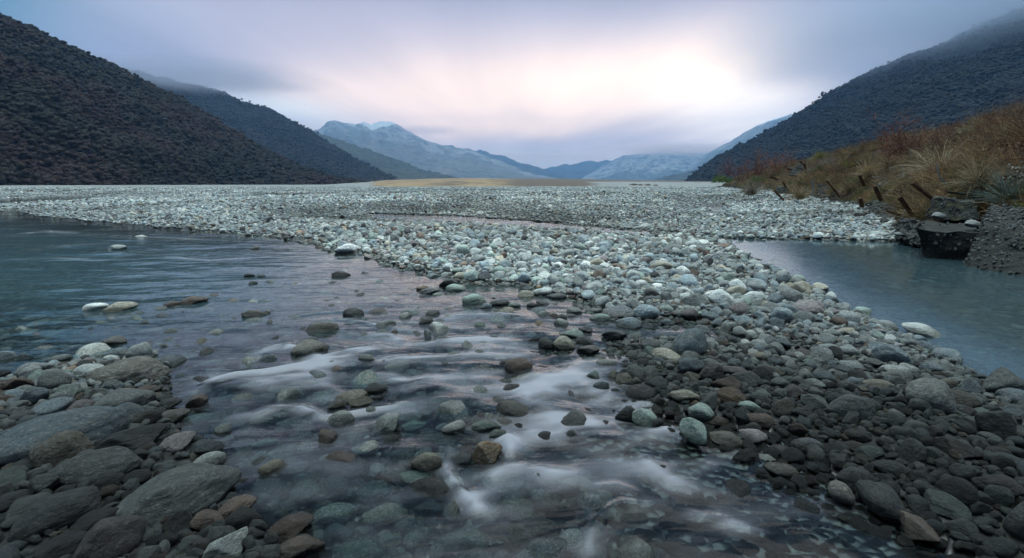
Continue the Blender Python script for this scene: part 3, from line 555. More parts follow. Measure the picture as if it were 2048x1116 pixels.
# px, py, w, h (picture px), tilt deg, colour, mode (l dry land, w standing in water, s submerged), a angular / o rounded, label
H = [
(258,744,130,60,6,'e','w','a','large craggy boulder mottled with white, at the water edge above the boulder pile'),
(179,742,52,30,8,'p','w','o','pale dimpled stone just left of the large mottled craggy boulder'),
(119,753,44,19,5,'g','w','o','flat grey stone left of the pale dimpled stone at the pile edge'),
(119,718,40,16,0,'g','w','o','low stone with pale top alone in the water above the boulder pile'),
(8,712,34,22,0,'b','w','o','bluish stone standing in the water at the left edge of the picture'),
(223,684,48,16,5,'e','w','o','brownish wet stone barely breaking the water above the mottled boulder'),
(121,871,225,66,19,'b','l','o','very long smooth dark slab, longest rock of the lower left pile'),
(250,802,106,32,4,'g','l','o','smooth flat-topped grey slab at the top of the boulder pile'),
(250,826,76,42,24,'b','l','o','blue grey stone tucked under the flat-topped slab, touching the long slab'),
(291,838,54,40,0,'e','l','o','round mottled stone at the right end of the long slab'),
(124,903,98,78,14,'t','l','a','tan faceted boulder with pale veins leaning on the long slab'),
(262,882,128,42,8,'k','l','a','creased dark grey rock with a raised ridge, right of the tan faceted boulder'),
(198,936,146,80,16,'g','l','o','big egg-shaped grey boulder below the tan faceted one'),
(210,972,62,46,-12,'d','l','a','black angular stone lying against the foot of the egg-shaped boulder'),
(360,985,214,92,14,'g','l','o','largest boulder, cracked with tan patches, at the right of the lower left pile'),
(418,922,60,38,0,'p','w','o','small dome split half white half dark, behind the largest cracked boulder'),
(352,890,80,42,22,'m','w','a','wedge with pale top and dark wet side standing in the stream'),
(113,1024,148,62,8,'k','l','o','broad smooth dark stone low in the left corner pile'),
(222,1078,122,96,30,'m','l','o','large brownish grey oval boulder cut by the bottom edge of the picture'),
(190,1046,88,50,30,'d','l','o','narrow blackish stone between the broad dark one and the brownish oval'),
(58,1012,80,32,16,'g','l','o',None),(53,1072,48,42,0,'k','l','o',None),(22,1003,64,38,12,'k','l','o',None),(100,820,80,38,24,'b','l','o','curved blue grey stone arching over pebbles near the top of the pile'),
(47,834,58,20,8,'k','l','o',None),(156,815,54,30,6,'m','l','a',None),(15,872,46,28,0,'b','l','o',None),(45,863,54,34,16,'g','l','a',None),(82,843,38,18,0,'k','l','o',None),
(145,828,26,13,0,'g','l','o',None),(222,868,36,18,8,'k','l','o',None),(262,857,30,20,0,'g','l','a',None),(240,855,26,18,30,'g','l','a',None),
(342,836,66,36,10,'e','w','o','dark olive stone half under water beside the round mottled stone'),(338,808,46,22,8,'d','w','a','shiny black wet flake right of the flat-topped slab'),(293,782,44,20,0,'r','w','a',None),(394,806,40,32,0,'r','w','a',None),
(8,800,34,20,0,'r','w','o',None),(475,1018,72,44,18,'r','w','a','brown blocky stone in dark water right of the largest cracked boulder'),(412,1042,58,44,10,'r','w','a',None),(355,1054,66,60,34,'d','l','a',None),
(582,1056,88,36,14,'r','w','a','flat dark brown rock near the bottom edge, in front of a second brown one'),(597,1096,96,54,0,'r','w','a','cracked dark brown rock cut by the bottom edge'),
(449,1094,98,60,20,'p','w','a','pale greenish rock with black cracks at the bottom edge'),(504,1064,30,20,0,'k','w','a',None),(334,1030,38,24,24,'k','l','o',None),(305,1050,22,16,0,'b','l','o',None),
(60,930,60,34,10,'k','l','o',None),(20,948,50,30,6,'g','l','o',None),(80,965,52,30,-8,'d','l','o',None),(28,1045,40,24,0,'g','l','o',None),(130,1090,90,34,12,'k','l','o',None),(280,1010,40,24,10,'d','l','o',None),(20,1100,50,30,0,'b','l','o',None),
(482,918,50,20,22,'e','s','o',None),(545,934,56,30,16,'t','w','a','tan speckled stone just breaking the dark water'),(531,896,48,20,0,'n','s','o',None),(588,948,60,30,0,'m','s','o',None),(395,848,62,24,8,'n','s','o',None),
(465,738,60,30,6,'e','s','o',None),(621,700,74,40,4,'e','w','o','dome-shaped brown boulder at the head of the white rapid'),(675,700,34,24,0,'e','s','o',None),(379,725,48,22,6,'g','s','o',None),(422,737,46,24,10,'n','s','o',None),
(192,615,42,18,0,'w','w','o','smooth white-topped oval stone alone in the left water'),(240,616,58,15,4,'t','w','o','long brown stone beside the white-topped oval stone'),(388,603,50,19,0,'r','w','o','brown hump breaking the river in the left water'),(344,609,30,12,0,'r','w','o',None),
(92,615,50,12,3,'d','s','o',None),(235,496,30,9,0,'g','w','a',None),(282,474,20,8,0,'w','w','o','small white stone out in the left river'),(510,496,18,7,0,'m','w','o',None),(222,686,2,2,0,'e','s','o',None),
(508,628,44,16,0,'e','w','o',None),(354,630,36,10,5,'e','s','o',None),(693,498,46,22,3,'w','w','a','big pale block at the tip of the gravel bar by the left water'),(644,656,62,24,2,'e','w','o','brown wet boulder overrun by water left of the dark angular one'),
(531,679,30,18,0,'n','s','o',None),(499,660,34,13,0,'n','s','o',None),(499,551,20,8,0,'d','w','o',None),(682,549,36,8,0,'d','w','o',None),(299,671,44,14,3,'t','s','o',None),
(707,628,40,26,4,'d','w','a','dark angular stone poking from the swirl left of the rapids'),(726,607,44,14,0,'n','s','o',None),(897,570,38,26,8,'d','w','a','black pointed rock leading the stone spit into the water'),(858,583,36,15,6,'k','w','a',None),
(846,577,26,12,4,'o','w','o',None),(912,577,40,16,5,'n','w','o',None),(948,602,48,30,10,'n','w','a','green grey tilted block at the lip of the shallow pool'),(999,607,40,16,0,'d','w','a','black flat slab right of the tilted green block'),(972,613,24,14,0,'b','w','o',None),
(1051,590,32,19,5,'t','w','o',None),(944,553,34,24,6,'n','l','a',None),(970,554,28,24,0,'k','l','a',None),(1085,585,42,22,8,'p','w','a',None),(1115,594,36,11,0,'k','w','o',None),(1085,607,26,13,0,'k','w','o',None),(1066,611,26,13,0,'k','w','o',None),(1029,611,24,12,0,'n','w','o',None),
(1240,626,66,22,-4,'k','w','a','pitted dark flat-topped slab in the shallow pool'),(1257,648,52,28,-6,'b','w','o','rounded blue green stone in front of the pitted slab'),(1200,637,42,22,-4,'n','w','o',None),(1148,624,30,18,0,'g','w','o',None),(1123,637,22,17,6,'k','w','a',None),(1108,632,18,11,0,'r','w','a',None),
(1093,690,32,30,0,'d','w','o','dark green black lump next to the grey brown angular block'),(1129,690,46,38,10,'t','w','a','grey brown angular block at the right lip of the rapids'),(1168,683,36,24,6,'k','w','a',None),(1142,669,48,18,4,'n','w','o',None),(1176,701,44,16,-12,'e','w','a',None),(1228,671,48,24,-4,'k','w','a',None),(1168,660,34,12,-8,'k','w','o',None),
(1212,727,40,17,6,'p','w','o',None),(1037,737,56,42,0,'r','w','a','brown peaked rock with water pouring round it'),(1052,768,60,17,0,'o','s','a','orange patch of flat rock under the lip of the white chute'),(1108,724,26,30,0,'r','s','o',None),(1185,753,26,24,0,'n','w','o',None),(1202,772,32,22,0,'b','w','o','pale blue stone beside the head of the white chute'),
(1227,750,20,24,14,'t','w','a',None),(1249,760,34,30,-8,'t','w','a',None),(1272,764,22,22,0,'t','w','a',None),(1029,821,74,32,-14,'e','w','o','long olive grey stone left of the white chute'),(973,779,36,24,0,'e','s','o',None),(954,766,34,22,0,'g','s','a',None),
(1253,831,44,52,-10,'d','w','a','black dripping upright rock parting the white water'),(1292,838,52,42,-8,'n','s','o','green round stone right of the black upright rock'),(798,769,40,22,0,'p','s','o',None),(752,778,46,24,0,'d','w','o','blackish rock with a thin white trickle'),(722,803,46,20,4,'t','w','a',None),(675,809,38,20,10,'e','w','a',None),
(907,855,50,26,10,'w','w','a','white and rust stone with a dark wet foot in mid stream'),(972,852,56,28,8,'n','w','a','pale green creased stone right of the white and rust one'),(995,867,34,18,0,'n','w','o',None),(758,700,56,24,14,'e','s','o',None),(728,690,44,22,8,'n','s','o',None),(769,732,36,16,0,'p','s','o',None),(852,643,30,13,8,'d','w','o',None),(908,762,36,24,24,'t','s','o',None),
(974,908,64,54,10,'o','w','a','rust brown pointed rock with white water curling over its right'),(853,924,62,42,-14,'t','w','o','tan rounded stone left of the rust brown pointed rock'),(833,961,62,32,0,'n','s','o',None),(874,892,90,34,-4,'e','s','o',None),(769,1039,88,50,8,'t','s','a',None),(829,860,48,28,10,'n','s','o',None),(803,823,58,20,4,'n','s','o',None),
(765,853,46,30,24,'n','s','o',None),(784,883,40,26,12,'r','s','o',None),(1123,980,86,54,-14,'e','s','o',None),(1093,1022,56,38,0,'e','s','o',None),(1075,1075,92,64,0,'e','s','o',None),(1008,978,84,40,0,'g','s','o',None),(1280,920,62,40,-22,'e','s','o',None),(859,1024,60,40,10,'k','s','o',None),
(1443,598,54,42,22,'p','l','a','large pale tilted block on the crest of the gravel bar'),(1475,574,34,36,-10,'p','l','a','upright pale rock just behind the large tilted block'),(1506,593,40,22,-6,'p','l','o',None),(1561,543,32,20,0,'b','l','o','blue dome stone on the shore of the still pool'),(1638,578,32,26,0,'t','l','a','cream knobbly stone on the shore of the still pool'),
(1325,533,46,22,14,'t','l','a',None),(1386,490,34,20,-8,'p','l','o','pale dome standing highest where the bar meets the still pool'),(1486,640,38,19,0,'b','l','o',None),(1782,712,66,52,-12,'b','l','a','dark blue pyramid-shaped boulder, biggest on the far right of the bar'),(1755,697,36,28,16,'b','l','a',None),
(1841,661,64,22,-12,'p','l','a','flat pale shelf of rock beside the still pool'),(1766,651,52,18,-8,'g','l','a',None),(1847,694,32,26,-10,'b','l','o',None),(1699,704,44,26,0,'g','l','o','speckled round stone left of the dark blue pyramid'),(1662,697,46,22,10,'g','l','a',None),(1518,692,34,26,12,'p','l','a',None),(1550,702,36,34,0,'g','l','a',None),
(1420,728,42,24,-14,'g','l','o',None),(1467,742,50,24,-8,'m','l','a',None),(1451,770,58,36,-12,'r','l','o','smooth chocolate brown stone among grey ones by the stream'),(1384,754,36,22,-4,'t','l','a',None),(1356,758,22,38,-6,'m','l','a',None),(1372,793,62,32,12,'t','w','a','tan grooved stone at the edge of the stream below the chocolate one'),
(1334,713,62,32,-12,'t','w','o','tan dome at the left end of the shallow side pool'),(1299,704,26,28,0,'n','w','a',None),(1374,712,24,24,0,'n','l','a',None),(1418,687,36,24,0,'p','l','a',None),(1646,757,44,28,0,'b','l','o',None),(1629,767,40,22,-14,'p','l','o',None),(1561,766,38,22,6,'g','l','o',None),(1560,789,34,26,8,'g','l','o',None),
(1587,788,40,40,20,'m','l','a',None),(1755,770,58,28,-6,'t','l','o','tan oval stone below the dark blue pyramid'),(1707,766,34,24,14,'b','l','o',None),(1702,816,78,58,-4,'g','l','o','largest squarish grey boulder on the right of the gravel bar'),(1912,798,74,32,-12,'e','l','a','flat olive slab near the right edge'),(1860,738,36,30,0,'b','l','o',None),(1792,741,50,17,0,'p','l','o',None),
(1703,732,48,22,14,'g','l','o',None),(1500,814,44,24,0,'n','w','o',None),(1402,826,48,34,0,'n','w','a','green brown blocky stone at the brink of the stream'),(1433,843,46,22,8,'r','w','a',None),(1389,862,54,46,-30,'n','s','o','big pale green egg under the water at the stream edge'),(1522,839,58,20,0,'r','w','a',None),(1601,826,40,26,10,'k','l','o',None),
(1597,859,38,30,0,'r','l','a',None),(1715,873,50,30,4,'e','l','o',None),(1630,804,52,34,-8,'g','l','o',None),(1526,792,34,26,0,'n','l','o',None),(1538,741,46,15,-4,'e','l','o',None),(2030,796,54,38,16,'b','l','o',None),(1333,645,30,14,14,'b','w','a','thin pale blue flake lying in the shallow side pool'),(1380,683,28,14,8,'e','w','a',None),
(1917,897,84,42,-12,'e','l','a','long grey brown boulder in the dark lower right'),(1614,892,58,38,0,'k','w','o','speckled dark dome at the shore in the lower right'),(1738,908,48,32,14,'n','l','a',None),(1711,894,48,22,14,'e','l','o',None),(2021,924,58,30,-4,'b','l','o',None),(1830,852,42,24,0,'g','l','o',None),(1764,1003,96,60,-38,'d','w','o','long black boulder slanting into the water in the lower right'),
(1917,985,86,62,-42,'d','l','o','dark ribbed oval boulder slanting in the lower right corner'),(1709,955,58,42,-14,'d','w','o',None),(1680,985,44,44,-20,'e','s','o',None),(1892,1014,86,38,-20,'n','l','a',None),(1833,1054,80,44,-30,'r','w','a',None),(1687,1050,62,28,-8,'n','s','o',None),(1563,941,60,26,0,'e','s','o',None),
(1537,916,34,16,0,'p','s','o',None),(1450,930,36,36,0,'n','s','o',None),(1563,901,40,20,0,'e','s','o',None),(1344,917,52,40,22,'n','s','o',None),(1453,877,62,22,0,'e','s','o',None),(1505,870,48,20,-12,'m','s','o',None),(1840,957,38,42,-20,'k','l','a',None),(1570,1069,58,40,-24,'d','s','o',None),(1769,956,32,20,0,'k','l','o',None),
(1385,470,24,14,0,'r','w','o',None),(1291,452,18,12,0,'p','l','a',None),(1640,470,24,12,0,'p','l','o','whitish stone on the far shore of the still pool'),(1752,470,34,16,0,'g','l','a','lumpy grey rock on the far shore by the concrete rubble'),
(1210,470,18,10,0,'p','l','o',None),(1190,500,24,14,6,'p','l','a',None),(1120,520,20,14,0,'p','l','a',None),(1075,500,18,10,0,'o','l','a',None),(915,478,26,16,8,'p','l','o',None),(1035,497,20,12,0,'m','l','a',None),
]
# occupancy raster, 2 cm
OC = .02; OX0, OY0, ONX, ONY = -14., .5, 1500, 950
occ = np.zeros((ONX, ONY), bool)
def stamp(x, y, ra, rb, yaw, test=None):
    i0 = int((x-ra-OX0)/OC); i1 = int((x+ra-OX0)/OC)+2; j0 = int((y-ra-OY0)/OC); j1 = int((y+ra-OY0)/OC)+2
    if i0 < 0 or j0 < 0 or i1 >= ONX or j1 >= ONY: return True
    gx = (np.arange(i0, i1)*OC+OX0-x)[:, None]; gy = (np.arange(j0, j1)*OC+OY0-y)[None]
    c, s = math.cos(yaw), math.sin(yaw); a = (gx*c+gy*s)/ra; b2 = (-gx*s+gy*c)/rb; m_ = a*a+b2*b2 < 1
    sub = occ[i0:i1, j0:j1]
    if test is not None and (sub & m_).sum() > test*m_.sum(): return False
    sub |= m_; return True
STN = []   # records for labels
def place_stone(px, py, w, h, tilt, colk, mode, ang, label, rng):
    d = pdir(px, py); zg = 0.
    base = W0(px, py + h*.35, 0.0); hg = float(height(base[:1], base[1:2])[0])
    rough_Z = base[1]
    Wd = w/F*rough_Z*1.0
    for _ in range(4):
        phi = math.atan2(CAMZ, max(rough_Z, .3)); L = Wd*.68
        tot = h/F*rough_Z; Hh2 = max(tot**2 - (L*math.sin(phi))**2, (.44*Wd*math.cos(phi))**2)
        Hh = min(math.sqrt(Hh2)/math.cos(phi), .95*Wd)
        if mode == 'l': zc = max(hg, 0) + Hh*.22
        elif mode == 'w': zc = max(min(hg + Hh*.3, .2), Hh*.02+.008) if hg < 0 else hg+Hh*.2
        else: zc = -Hh*.5 - .018
        P = W0(px, py, zc); rough_Z = proj(P)[2][0]; Wd = w/F*rough_Z
        hg = float(height(P[:1], P[1:2])[0])
    if mode != 'l' and hg > -.01: zc = max(zc, hg+Hh*.2); P = W0(px, py, zc)
    i = int(rng.integers(0, 6) if ang == 'o' else rng.integers(6, 12))
    o = obj('river_stone', SH[i]); o.location = P
    az_ = -math.atan2(P[0], P[1]); t = math.radians(tilt)
    yaw = az_ + t*1.15 + rng.choice([0, math.pi]); o.rotation_euler = Euler((rng.normal(0, .08), -t*.35*1, yaw), 'XYZ')
    o.scale = (Wd/2*1.04, L/2, Hh/2)
    dm = float(near_shade(P[0], P[1])); c = np.array(PAL[colk])*rng.uniform(.8, 1.35)*(dm if mode == 'l' else (.38+.62*dm if mode == 'w' else .8+.4*dm))
    o.color = (*c, 1)
    stamp(P[0], P[1], Wd/2, L/2, yaw)
    STN.append((o, px, py, w, colk, mode, ang, label, h))
    return o
rng = np.random.default_rng(5)
for (px, py, w, h, tilt, ck, mo, an, lab) in H:
    if w > 5: place_stone(px, py, w, h, tilt, ck, mo, an, lab, rng)
def palette(N, r):
    keys = list('gbptdwnmork'); pr = np.array([.40, .24, .11, .045, .05, .012, .07, .045, .004, .05, .02]); pr /= pr.sum()
    k = r.choice(len(keys), N, p=pr); C_ = np.array([PAL[x] for x in keys])[k]
    return C_*r.uniform(.6, 1.4, (N, 1)), np.array(keys)[k]
inst = []  # P, rot, scl, idx, col, px, py, sizepx
def add_stones(n_try, smin, smax, rmin, rmax, test, sub=0, power=1.0, wade=None):
    r = rng; R = np.sqrt(r.uniform(rmin**2, rmax**2, n_try)); T = r.uniform(math.radians(-56), math.radians(56), n_try)
    x = R*np.sin(T); y = R*np.cos(T); D = smin + (smax-smin)*r.random(n_try)**power
    hz = height(x, y); keep = (hz > -.45) if rmax < 14 else (hz > .004)
    if wade is not None: keep &= (sdist(x, y, P_MAIN) > .1) & (sdist(x, y, P_PILE) < -.1) & (y < 7)
    x, y, D, hz, R = x[keep], y[keep], D[keep], hz[keep], R[keep]; N = len(x)
    asp = r.uniform(.55, .95, N); fl = r.uniform(.46, .98, N); yaw = r.uniform(0, 6.28, N)*.35 + .5*np.where(r.random(N) < .5, 1, 0)*3.14
    if test is not None:
        ok = np.zeros(N, bool)
        for i in np.argsort(-D):
            ok[i] = stamp(x[i], y[i], D[i]/2, D[i]/2*asp[i], yaw[i], test)
        x, y, D, hz, R, asp, fl, yaw = [a[ok] for a in (x, y, D, hz, R, asp, fl, yaw)]; N = len(x)
    c, k = palette(N, r); uw = zc_ = hz < -.05; c *= np.where(uw, .6+.4*near_shade(x, y), near_shade(x, y))[:, None]*(1+.8*n2(x, y, .25, 3, 12.)+.5*n2(x, y, .07, 2, 3.))[:, None]
    w3_ = sdist(x, y, P_THIN); fb = np.exp(-((w3_+1.3)/1.3)**2)*(y > 13.5); c *= (1-.45*fb)[:, None]*np.array([1, 1, 1])
    warm = np.exp(-((x+.5)/5)**2)*np.exp(-((y-16)/11)**2); c = c*(1+warm[:, None]*np.array([.18, .08, .0]))
    zc = hz + D*fl*r.uniform(.1, .34, N); deep = (sdist(x, y, P_MAIN) > .22) & (sdist(x, y, P_PILE) < -.12); zc = np.where(deep, np.minimum(zc, -D*fl*.5-.015), zc)
    if wade is not None: kk = (sdist(x, y, P_MAIN) > .1) & (sdist(x, y, P_PILE) < -.1) & (y < 7); x, y, D, hz, fl, yaw, asp, c, k, zc, deep = [a_[kk] for a_ in (x, y, D, hz, fl, yaw, asp, c, k, zc, deep)]; N = len(x); fl = fl*1.2; zc = r.uniform(wade[0], wade[1], N) - D*fl*.5
    P = np.stack([x, y, zc], 1)
    rot = np.stack([r.normal(0, .22, N), r.normal(0, .22, N), yaw], 1); scl = np.stack([D/2, D/2*asp, D/2*fl], 1)
    inst.append([P, rot, scl, r.integers(0, 12, N), c, k, np.full(N, sub)])
add_stones(1100, .11, .17, 3.6, 11, .12)
add_stones(420, .13, .24, 1.2, 6.5, .15, power=1.5, wade=(-.05, .035))
add_stones(900, .10, .19, 1.0, 3.9, .14, power=1.4, wade=(-.04, .045))
add_stones(3500, .06, .12, .9, 5.0, .2, wade=(-.06, .02))
add_stones(650, .14, .22, .9, 10, .10, power=2.5)
add_stones(5500, .08, .14, .9, 12, .13, power=1.5)
add_stones(30000, .05, .08, .9, 13, .26)
add_stones(60000, .03, .052, .9, 10, .38)
add_stones(22000, .028, .055, .9, 5.5, .65)
add_stones(20000, .018, .03, .8, 5, .5)
add_stones(2600, .13, .22, 9.5, 40, None, power=2)
add_stones(42000, .06, .12, 11, 30, None, 1, 1.4); add_stones(50000, .035, .07, 11, 24, None, 1)
add_stones(75000, .08, .17, 28, 70, None, 1, 1.6); add_stones(50000, .13, .28, 60, 130, None, 1, 2)
A = [np.concatenate([a[i] for a in inst]) for i in range(7)]
# the largest of them in view become stones of their own
px_, py_, zc_ = proj(A[0]); size = A[2][:, 0]*2/zc_*F
vis = (px_ > 20) & (px_ < 2028) & (py_ > 400) & (py_ < 1100) & (A[0][:, 2] > -.03) & (A[6] == 0)
score = np.where(vis, size, -1); nmore = 296-len(STN); top = np.argsort(-score)[:nmore]
hi = np.zeros(len(score), bool); hi[top] = True
for i in top:
    s = A[2][i]; o = obj('river_stone', SH[int(A[3][i])]); o.location = A[0][i]; o.rotation_euler = A[1][i]; o.scale = s; o.color = (*A[4][i], 1)
    mo = 'l' if A[0][i][2] > .03 else 'w'
    STN.append((o, px_[i], py_[i], size[i], A[5][i], mo, 'o' if A[3][i] < 6 else 'a', None, size[i]*.5))
A = [a[~hi] for a in A]; near = A[6] == 0
cc = np.clip(A[4], 0, .8)
allcoll = bpy.data.collections.new('all_stone_kinds')
for i, m_ in enumerate(SI): allcoll.objects.link(bpy.data.objects.new('kind_%02d' % i, m_))
for i, m_ in enumerate(SLO): allcoll.objects.link(bpy.data.objects.new('kind_%02d' % (12+i), m_))
scatter('gravel', allcoll, A[0], A[1], A[2], A[3] + 12*(~near), cc)
# labels for the stones
def region(px, py, mo):
    if px < 700 and py > 725: return 'in the lower left boulder pile' if mo == 'l' else 'in the dark water by the lower left pile'
    if mo == 's': return 'under the clear water of the rapids' if px > 600 else 'under the clear left water'
    if px < 640: return 'in the left river'
    if py > 880 and px > 1550: return 'in the dark lower right gravel'
    if px > 1560 and mo != 's' and py > 560: return 'on the gravel beside the still pool'
    if mo == 'w' and py > 690: return 'in the foaming rapids'
    if mo == 'w': return 'at the shallow edge of the gravel bar'
    if py < 480: return 'on the far part of the gravel bar'
    return 'on the middle of the gravel bar'
named = [s for s in STN if s[7]]
used = set(s[7] for s in STN if s[7])
CUTS = [',', ' with ', ' just ', ' standing', ' lying', ' beside ', ' at the', ' of the', ' in the', ' on the', ' by ', ' among ', ' over', ' low in', ' left of', ' below', ' right of', ' next to', ' between', ' alone', ' barely', ' under', ' breaking', ' leading', ' poking', ' parting', ' tucked', ' cut by', ' slanting', ' where', ' half under', ' behind', ' in front']
def short_name(t):
    for c_ in CUTS:
        k = t.find(c_)
        if k > 8: t = t[:k]
    return ' '.join(t.split()[:7])
for s in STN:
    o, px, py, w, ck, mo, an, lab, h = s
    if not lab:
        near_ = sorted(named, key=lambda t: (t[1]-px)**2 + (1.4*(t[2]-py))**2)[:7]
        sz = 'small ' if w < 30 else ('' if w < 55 else 'big ')
        shp = 'angular' if an == 'a' else ('flat' if h < .38*w else 'rounded')
        where = {'s': 'submerged ', 'w': 'wet ', 'l': ''}[mo]
        for kk, best in enumerate(near_):
            dx, dy = px-best[1], py-best[2]; far_ = math.hypot(dx, dy) > 110
            rel = ('right of' if dx > 0 else 'left of') if abs(dx) > abs(dy)*1.3 else ('below' if dy > 0 else 'above')
            lab = '%s%s%s %s stone %s%s the %s' % (sz, where, shp, CN[ck], 'well ' if far_ and rel[0] in 'lr' else '', rel, short_name(best[7]))
            if lab not in used: break
        else:
            lab += ' ' + region(px, py, mo)
        lab = ' '.join(lab.split()[:16])
    used.add(lab)
    tag(o, lab, 'stone', 'river stones of the gravel bar and stream')

# ------------------------------------------------------------------ grassy bank on the right
PB = np.vstack([BASE, [[2000, 400], [2000, -200], [BASE[0][0]+60, -200]]])
def bankz(x, y):
    o = sdist(x, y, PB) + n2(x, y, .5, 3, 2.2)*.5
    z = np.interp(o, [-1, 0, .35, .9, 2, 3.4, 5.5, 9, 20, 60], [-.3, .02, .5, 1.0, 1.75, 2.6, 3.15, 3.55, 3.9, 4.6])
    return np.where(o > -1, z + n2(x, y, .45, 4, 6.6)*.45*sstep(o, .2, 2), -.6)
def surf(x, y): return np.maximum(bankz(x, y), height(x, y))
def hit(px, py, lo=4.0, hi_=260.):
    d = pdir(px, py); yy = np.geomspace(lo, hi_, 900); k = yy/d[1]; X_ = d[0]*k; Z_ = CAMZ+d[2]*k
    s_ = surf(X_, yy); w_ = np.where(Z_ < np.maximum(s_, 0))[0]
    i = w_[0] if len(w_) else 899
    return np.array([X_[i], yy[i], Z_[i]])
rs = np.geomspace(4.5, 420, 300); th = np.radians(np.linspace(20, 74, 300)); bx, by = polar(rs, th)
bz = bankz(bx, by); Fb = grid_faces(300, 300); ok = (bz.ravel()[Fb] > -.55).all(1)
q = mat('bank_soil'); geo = q.n('ShaderNodeNewGeometry'); pos = geo.outputs['Position']
c = q.mix(q.ramp(q.noise(pos, 1.2, 5, .65), .35, .65), (.012, .010, .008), (.04, .03, .02)); c = q.mix(q.ramp(q.noise(pos, .5, 4), .55, .7, 0, .7), c, (.05, .055, .015))
p = pbsdf(q, Base_Color=c, Roughness=.95, Normal=bump(q, q.noise(pos, 9, 5, .7), .9, .08)); q.l(p.outputs[0], q.out.inputs[0])
tag(obj('bank_terrain', mesh_np('bank_terrain', np.stack([bx, by, bz], -1).reshape(-1, 3), Fb[ok], mat=q.mat)), kind='structure')

def plant_mat(name, src='inst'):
    q = mat(name)
    c = q.n('ShaderNodeAttribute', attribute_type='INSTANCER', attribute_name='col').outputs['Color'] if src == 'inst' else q.n('ShaderNodeObjectInfo').outputs['Color']
    v = q.n('ShaderNodeAttribute', attribute_name='tone').outputs['Fac']
    vc = q.n('ShaderNodeCombineColor'); [q.l(v, vc.inputs[i]) for i in range(3)]
    c = q.mix(1.0, c, vc.outputs[0], 'MULTIPLY')
    p = pbsdf(q, Base_Color=c, Roughness=.75); t = q.n('ShaderNodeBsdfTranslucent'); q.l(c, t.inputs[0])
    m_ = q.n('ShaderNodeMixShader'); m_.inputs[0].default_value = .25; q.l(p.outputs[0], m_.inputs[1]); q.l(t.outputs[0], m_.inputs[2]); q.l(m_.outputs[0], q.out.inputs[0])
    return q.mat
M_PI = plant_mat('plant_fibre'); M_PO = plant_mat('plant_fibre_single', 'obj')
def ribbons(paths, wid, tones, name, m):
    """paths: n x k x 3"""
    paths = np.asarray(paths); n, k, _ = paths.shape; d = np.gradient(paths, axis=1)
    side = np.cross(d, RNG.normal(size=(n, 1, 3))); side /= np.linalg.norm(side, axis=2)[..., None]+1e-9
    tap = np.linspace(1, .25, k)[None, :, None]*np.reshape(wid, (-1, 1, 1))
    V = np.stack([paths-side*tap, paths+side*tap], 2).reshape(-1, 3)
    base = (np.arange(n)*k*2)[:, None] + (np.arange(k-1)*2)[None]; a = base.ravel()
    me = mesh_np(name, V, np.stack([a, a+1, a+3, a+2], 1), mat=m); attr(me, 'tone', np.repeat(tones, k*2)); return me
def tussock(seed, n, m, L=.75, droop=.9, w=.007, spread=.12):
    r = np.random.default_rng(seed); t = np.linspace(0, 1, 6)[None]
    a = r.uniform(0, 6.28, n); lean = r.uniform(.15, 1.2, n)[:, None]; ln = (L*r.uniform(.5, 1.15, n))[:, None]
    hx = np.sin(lean)*t*ln + droop*.25*ln*t**2; hz_ = np.cos(lean)*t*ln*(1.1) - droop*.55*ln*t**2.4*np.sin(lean)
    br = spread*np.sqrt(r.random(n)); ba = r.uniform(0, 6.28, n)
    P = np.stack([hx*np.cos(a)[:, None] + (br*np.cos(ba))[:, None], hx*np.sin(a)[:, None] + (br*np.sin(ba))[:, None], hz_-.03], -1)
    P += r.normal(0, .012, P.shape)*t[..., None]
    return ribbons(P, w*r.uniform(.6, 1.3, n), r.uniform(.3, 1.9, n)**1.2, 'tussock', m)
def twigs(seed, n, m, L=.9, w=.011):
    r = np.random.default_rng(seed); segs = []; ws = []; tn = []
    def grow(p, d, l, wd, dep):
        q_ = [p]; dd = d
        for i in range(3):
            dd = dd + r.normal(0, .22, 3); dd /= np.linalg.norm(dd); p = p + dd*l/3; q_.append(p)
        segs.append(q_); ws.append(wd); tn.append(r.uniform(.5, 1.3))
        if dep > 0:
            for _ in range(r.integers(2, 5)):
                k = r.integers(1, 4); nd = dd + r.normal(0, .7, 3); nd[2] += .15; nd /= np.linalg.norm(nd); grow(q_[k], nd, l*r.uniform(.5, .8), wd*.65, dep-1)
    for _ in range(n):
        a = r.uniform(0, 6.28); e = r.uniform(.3, 1.4); grow(np.array([r.normal(0, .08), r.normal(0, .08), -.02]), np.array([math.cos(a)*math.cos(e), math.sin(a)*math.cos(e), math.sin(e)]), L*r.uniform(.3, .55), w, 3)
    return ribbons(np.array(segs), np.array(ws), np.array(tn), 'twigs', m)
def leafy(seed, n, m, s=.03):
    r = np.random.default_rng(seed); u = r.normal(size=(n, 3)); u /= np.linalg.norm(u, axis=1)[:, None]; u[:, 2] = np.abs(u[:, 2])
    lob = r.normal(0, .22, (9, 3))*np.array([1, 1, .5]); P = (lob[r.integers(0, 9, n)] + u*r.uniform(.15, .33, n)[:, None])*np.array([1, 1, .9]) + np.array([0, 0, .1])
    a = r.normal(size=(n, 3)); a /= np.linalg.norm(a, axis=1)[:, None]; b_ = np.cross(a, r.normal(size=(n, 3))); b_ /= np.linalg.norm(b_, axis=1)[:, None]
    V = np.stack([P-a*s, P+b_*s*.6, P+a*s, P-b_*s*.6], 1).reshape(-1, 3); me = mesh_np('leaves', V, np.arange(n*4).reshape(-1, 4), mat=m); attr(me, 'tone', np.repeat(r.uniform(.5, 1.4, n), 4)); return me
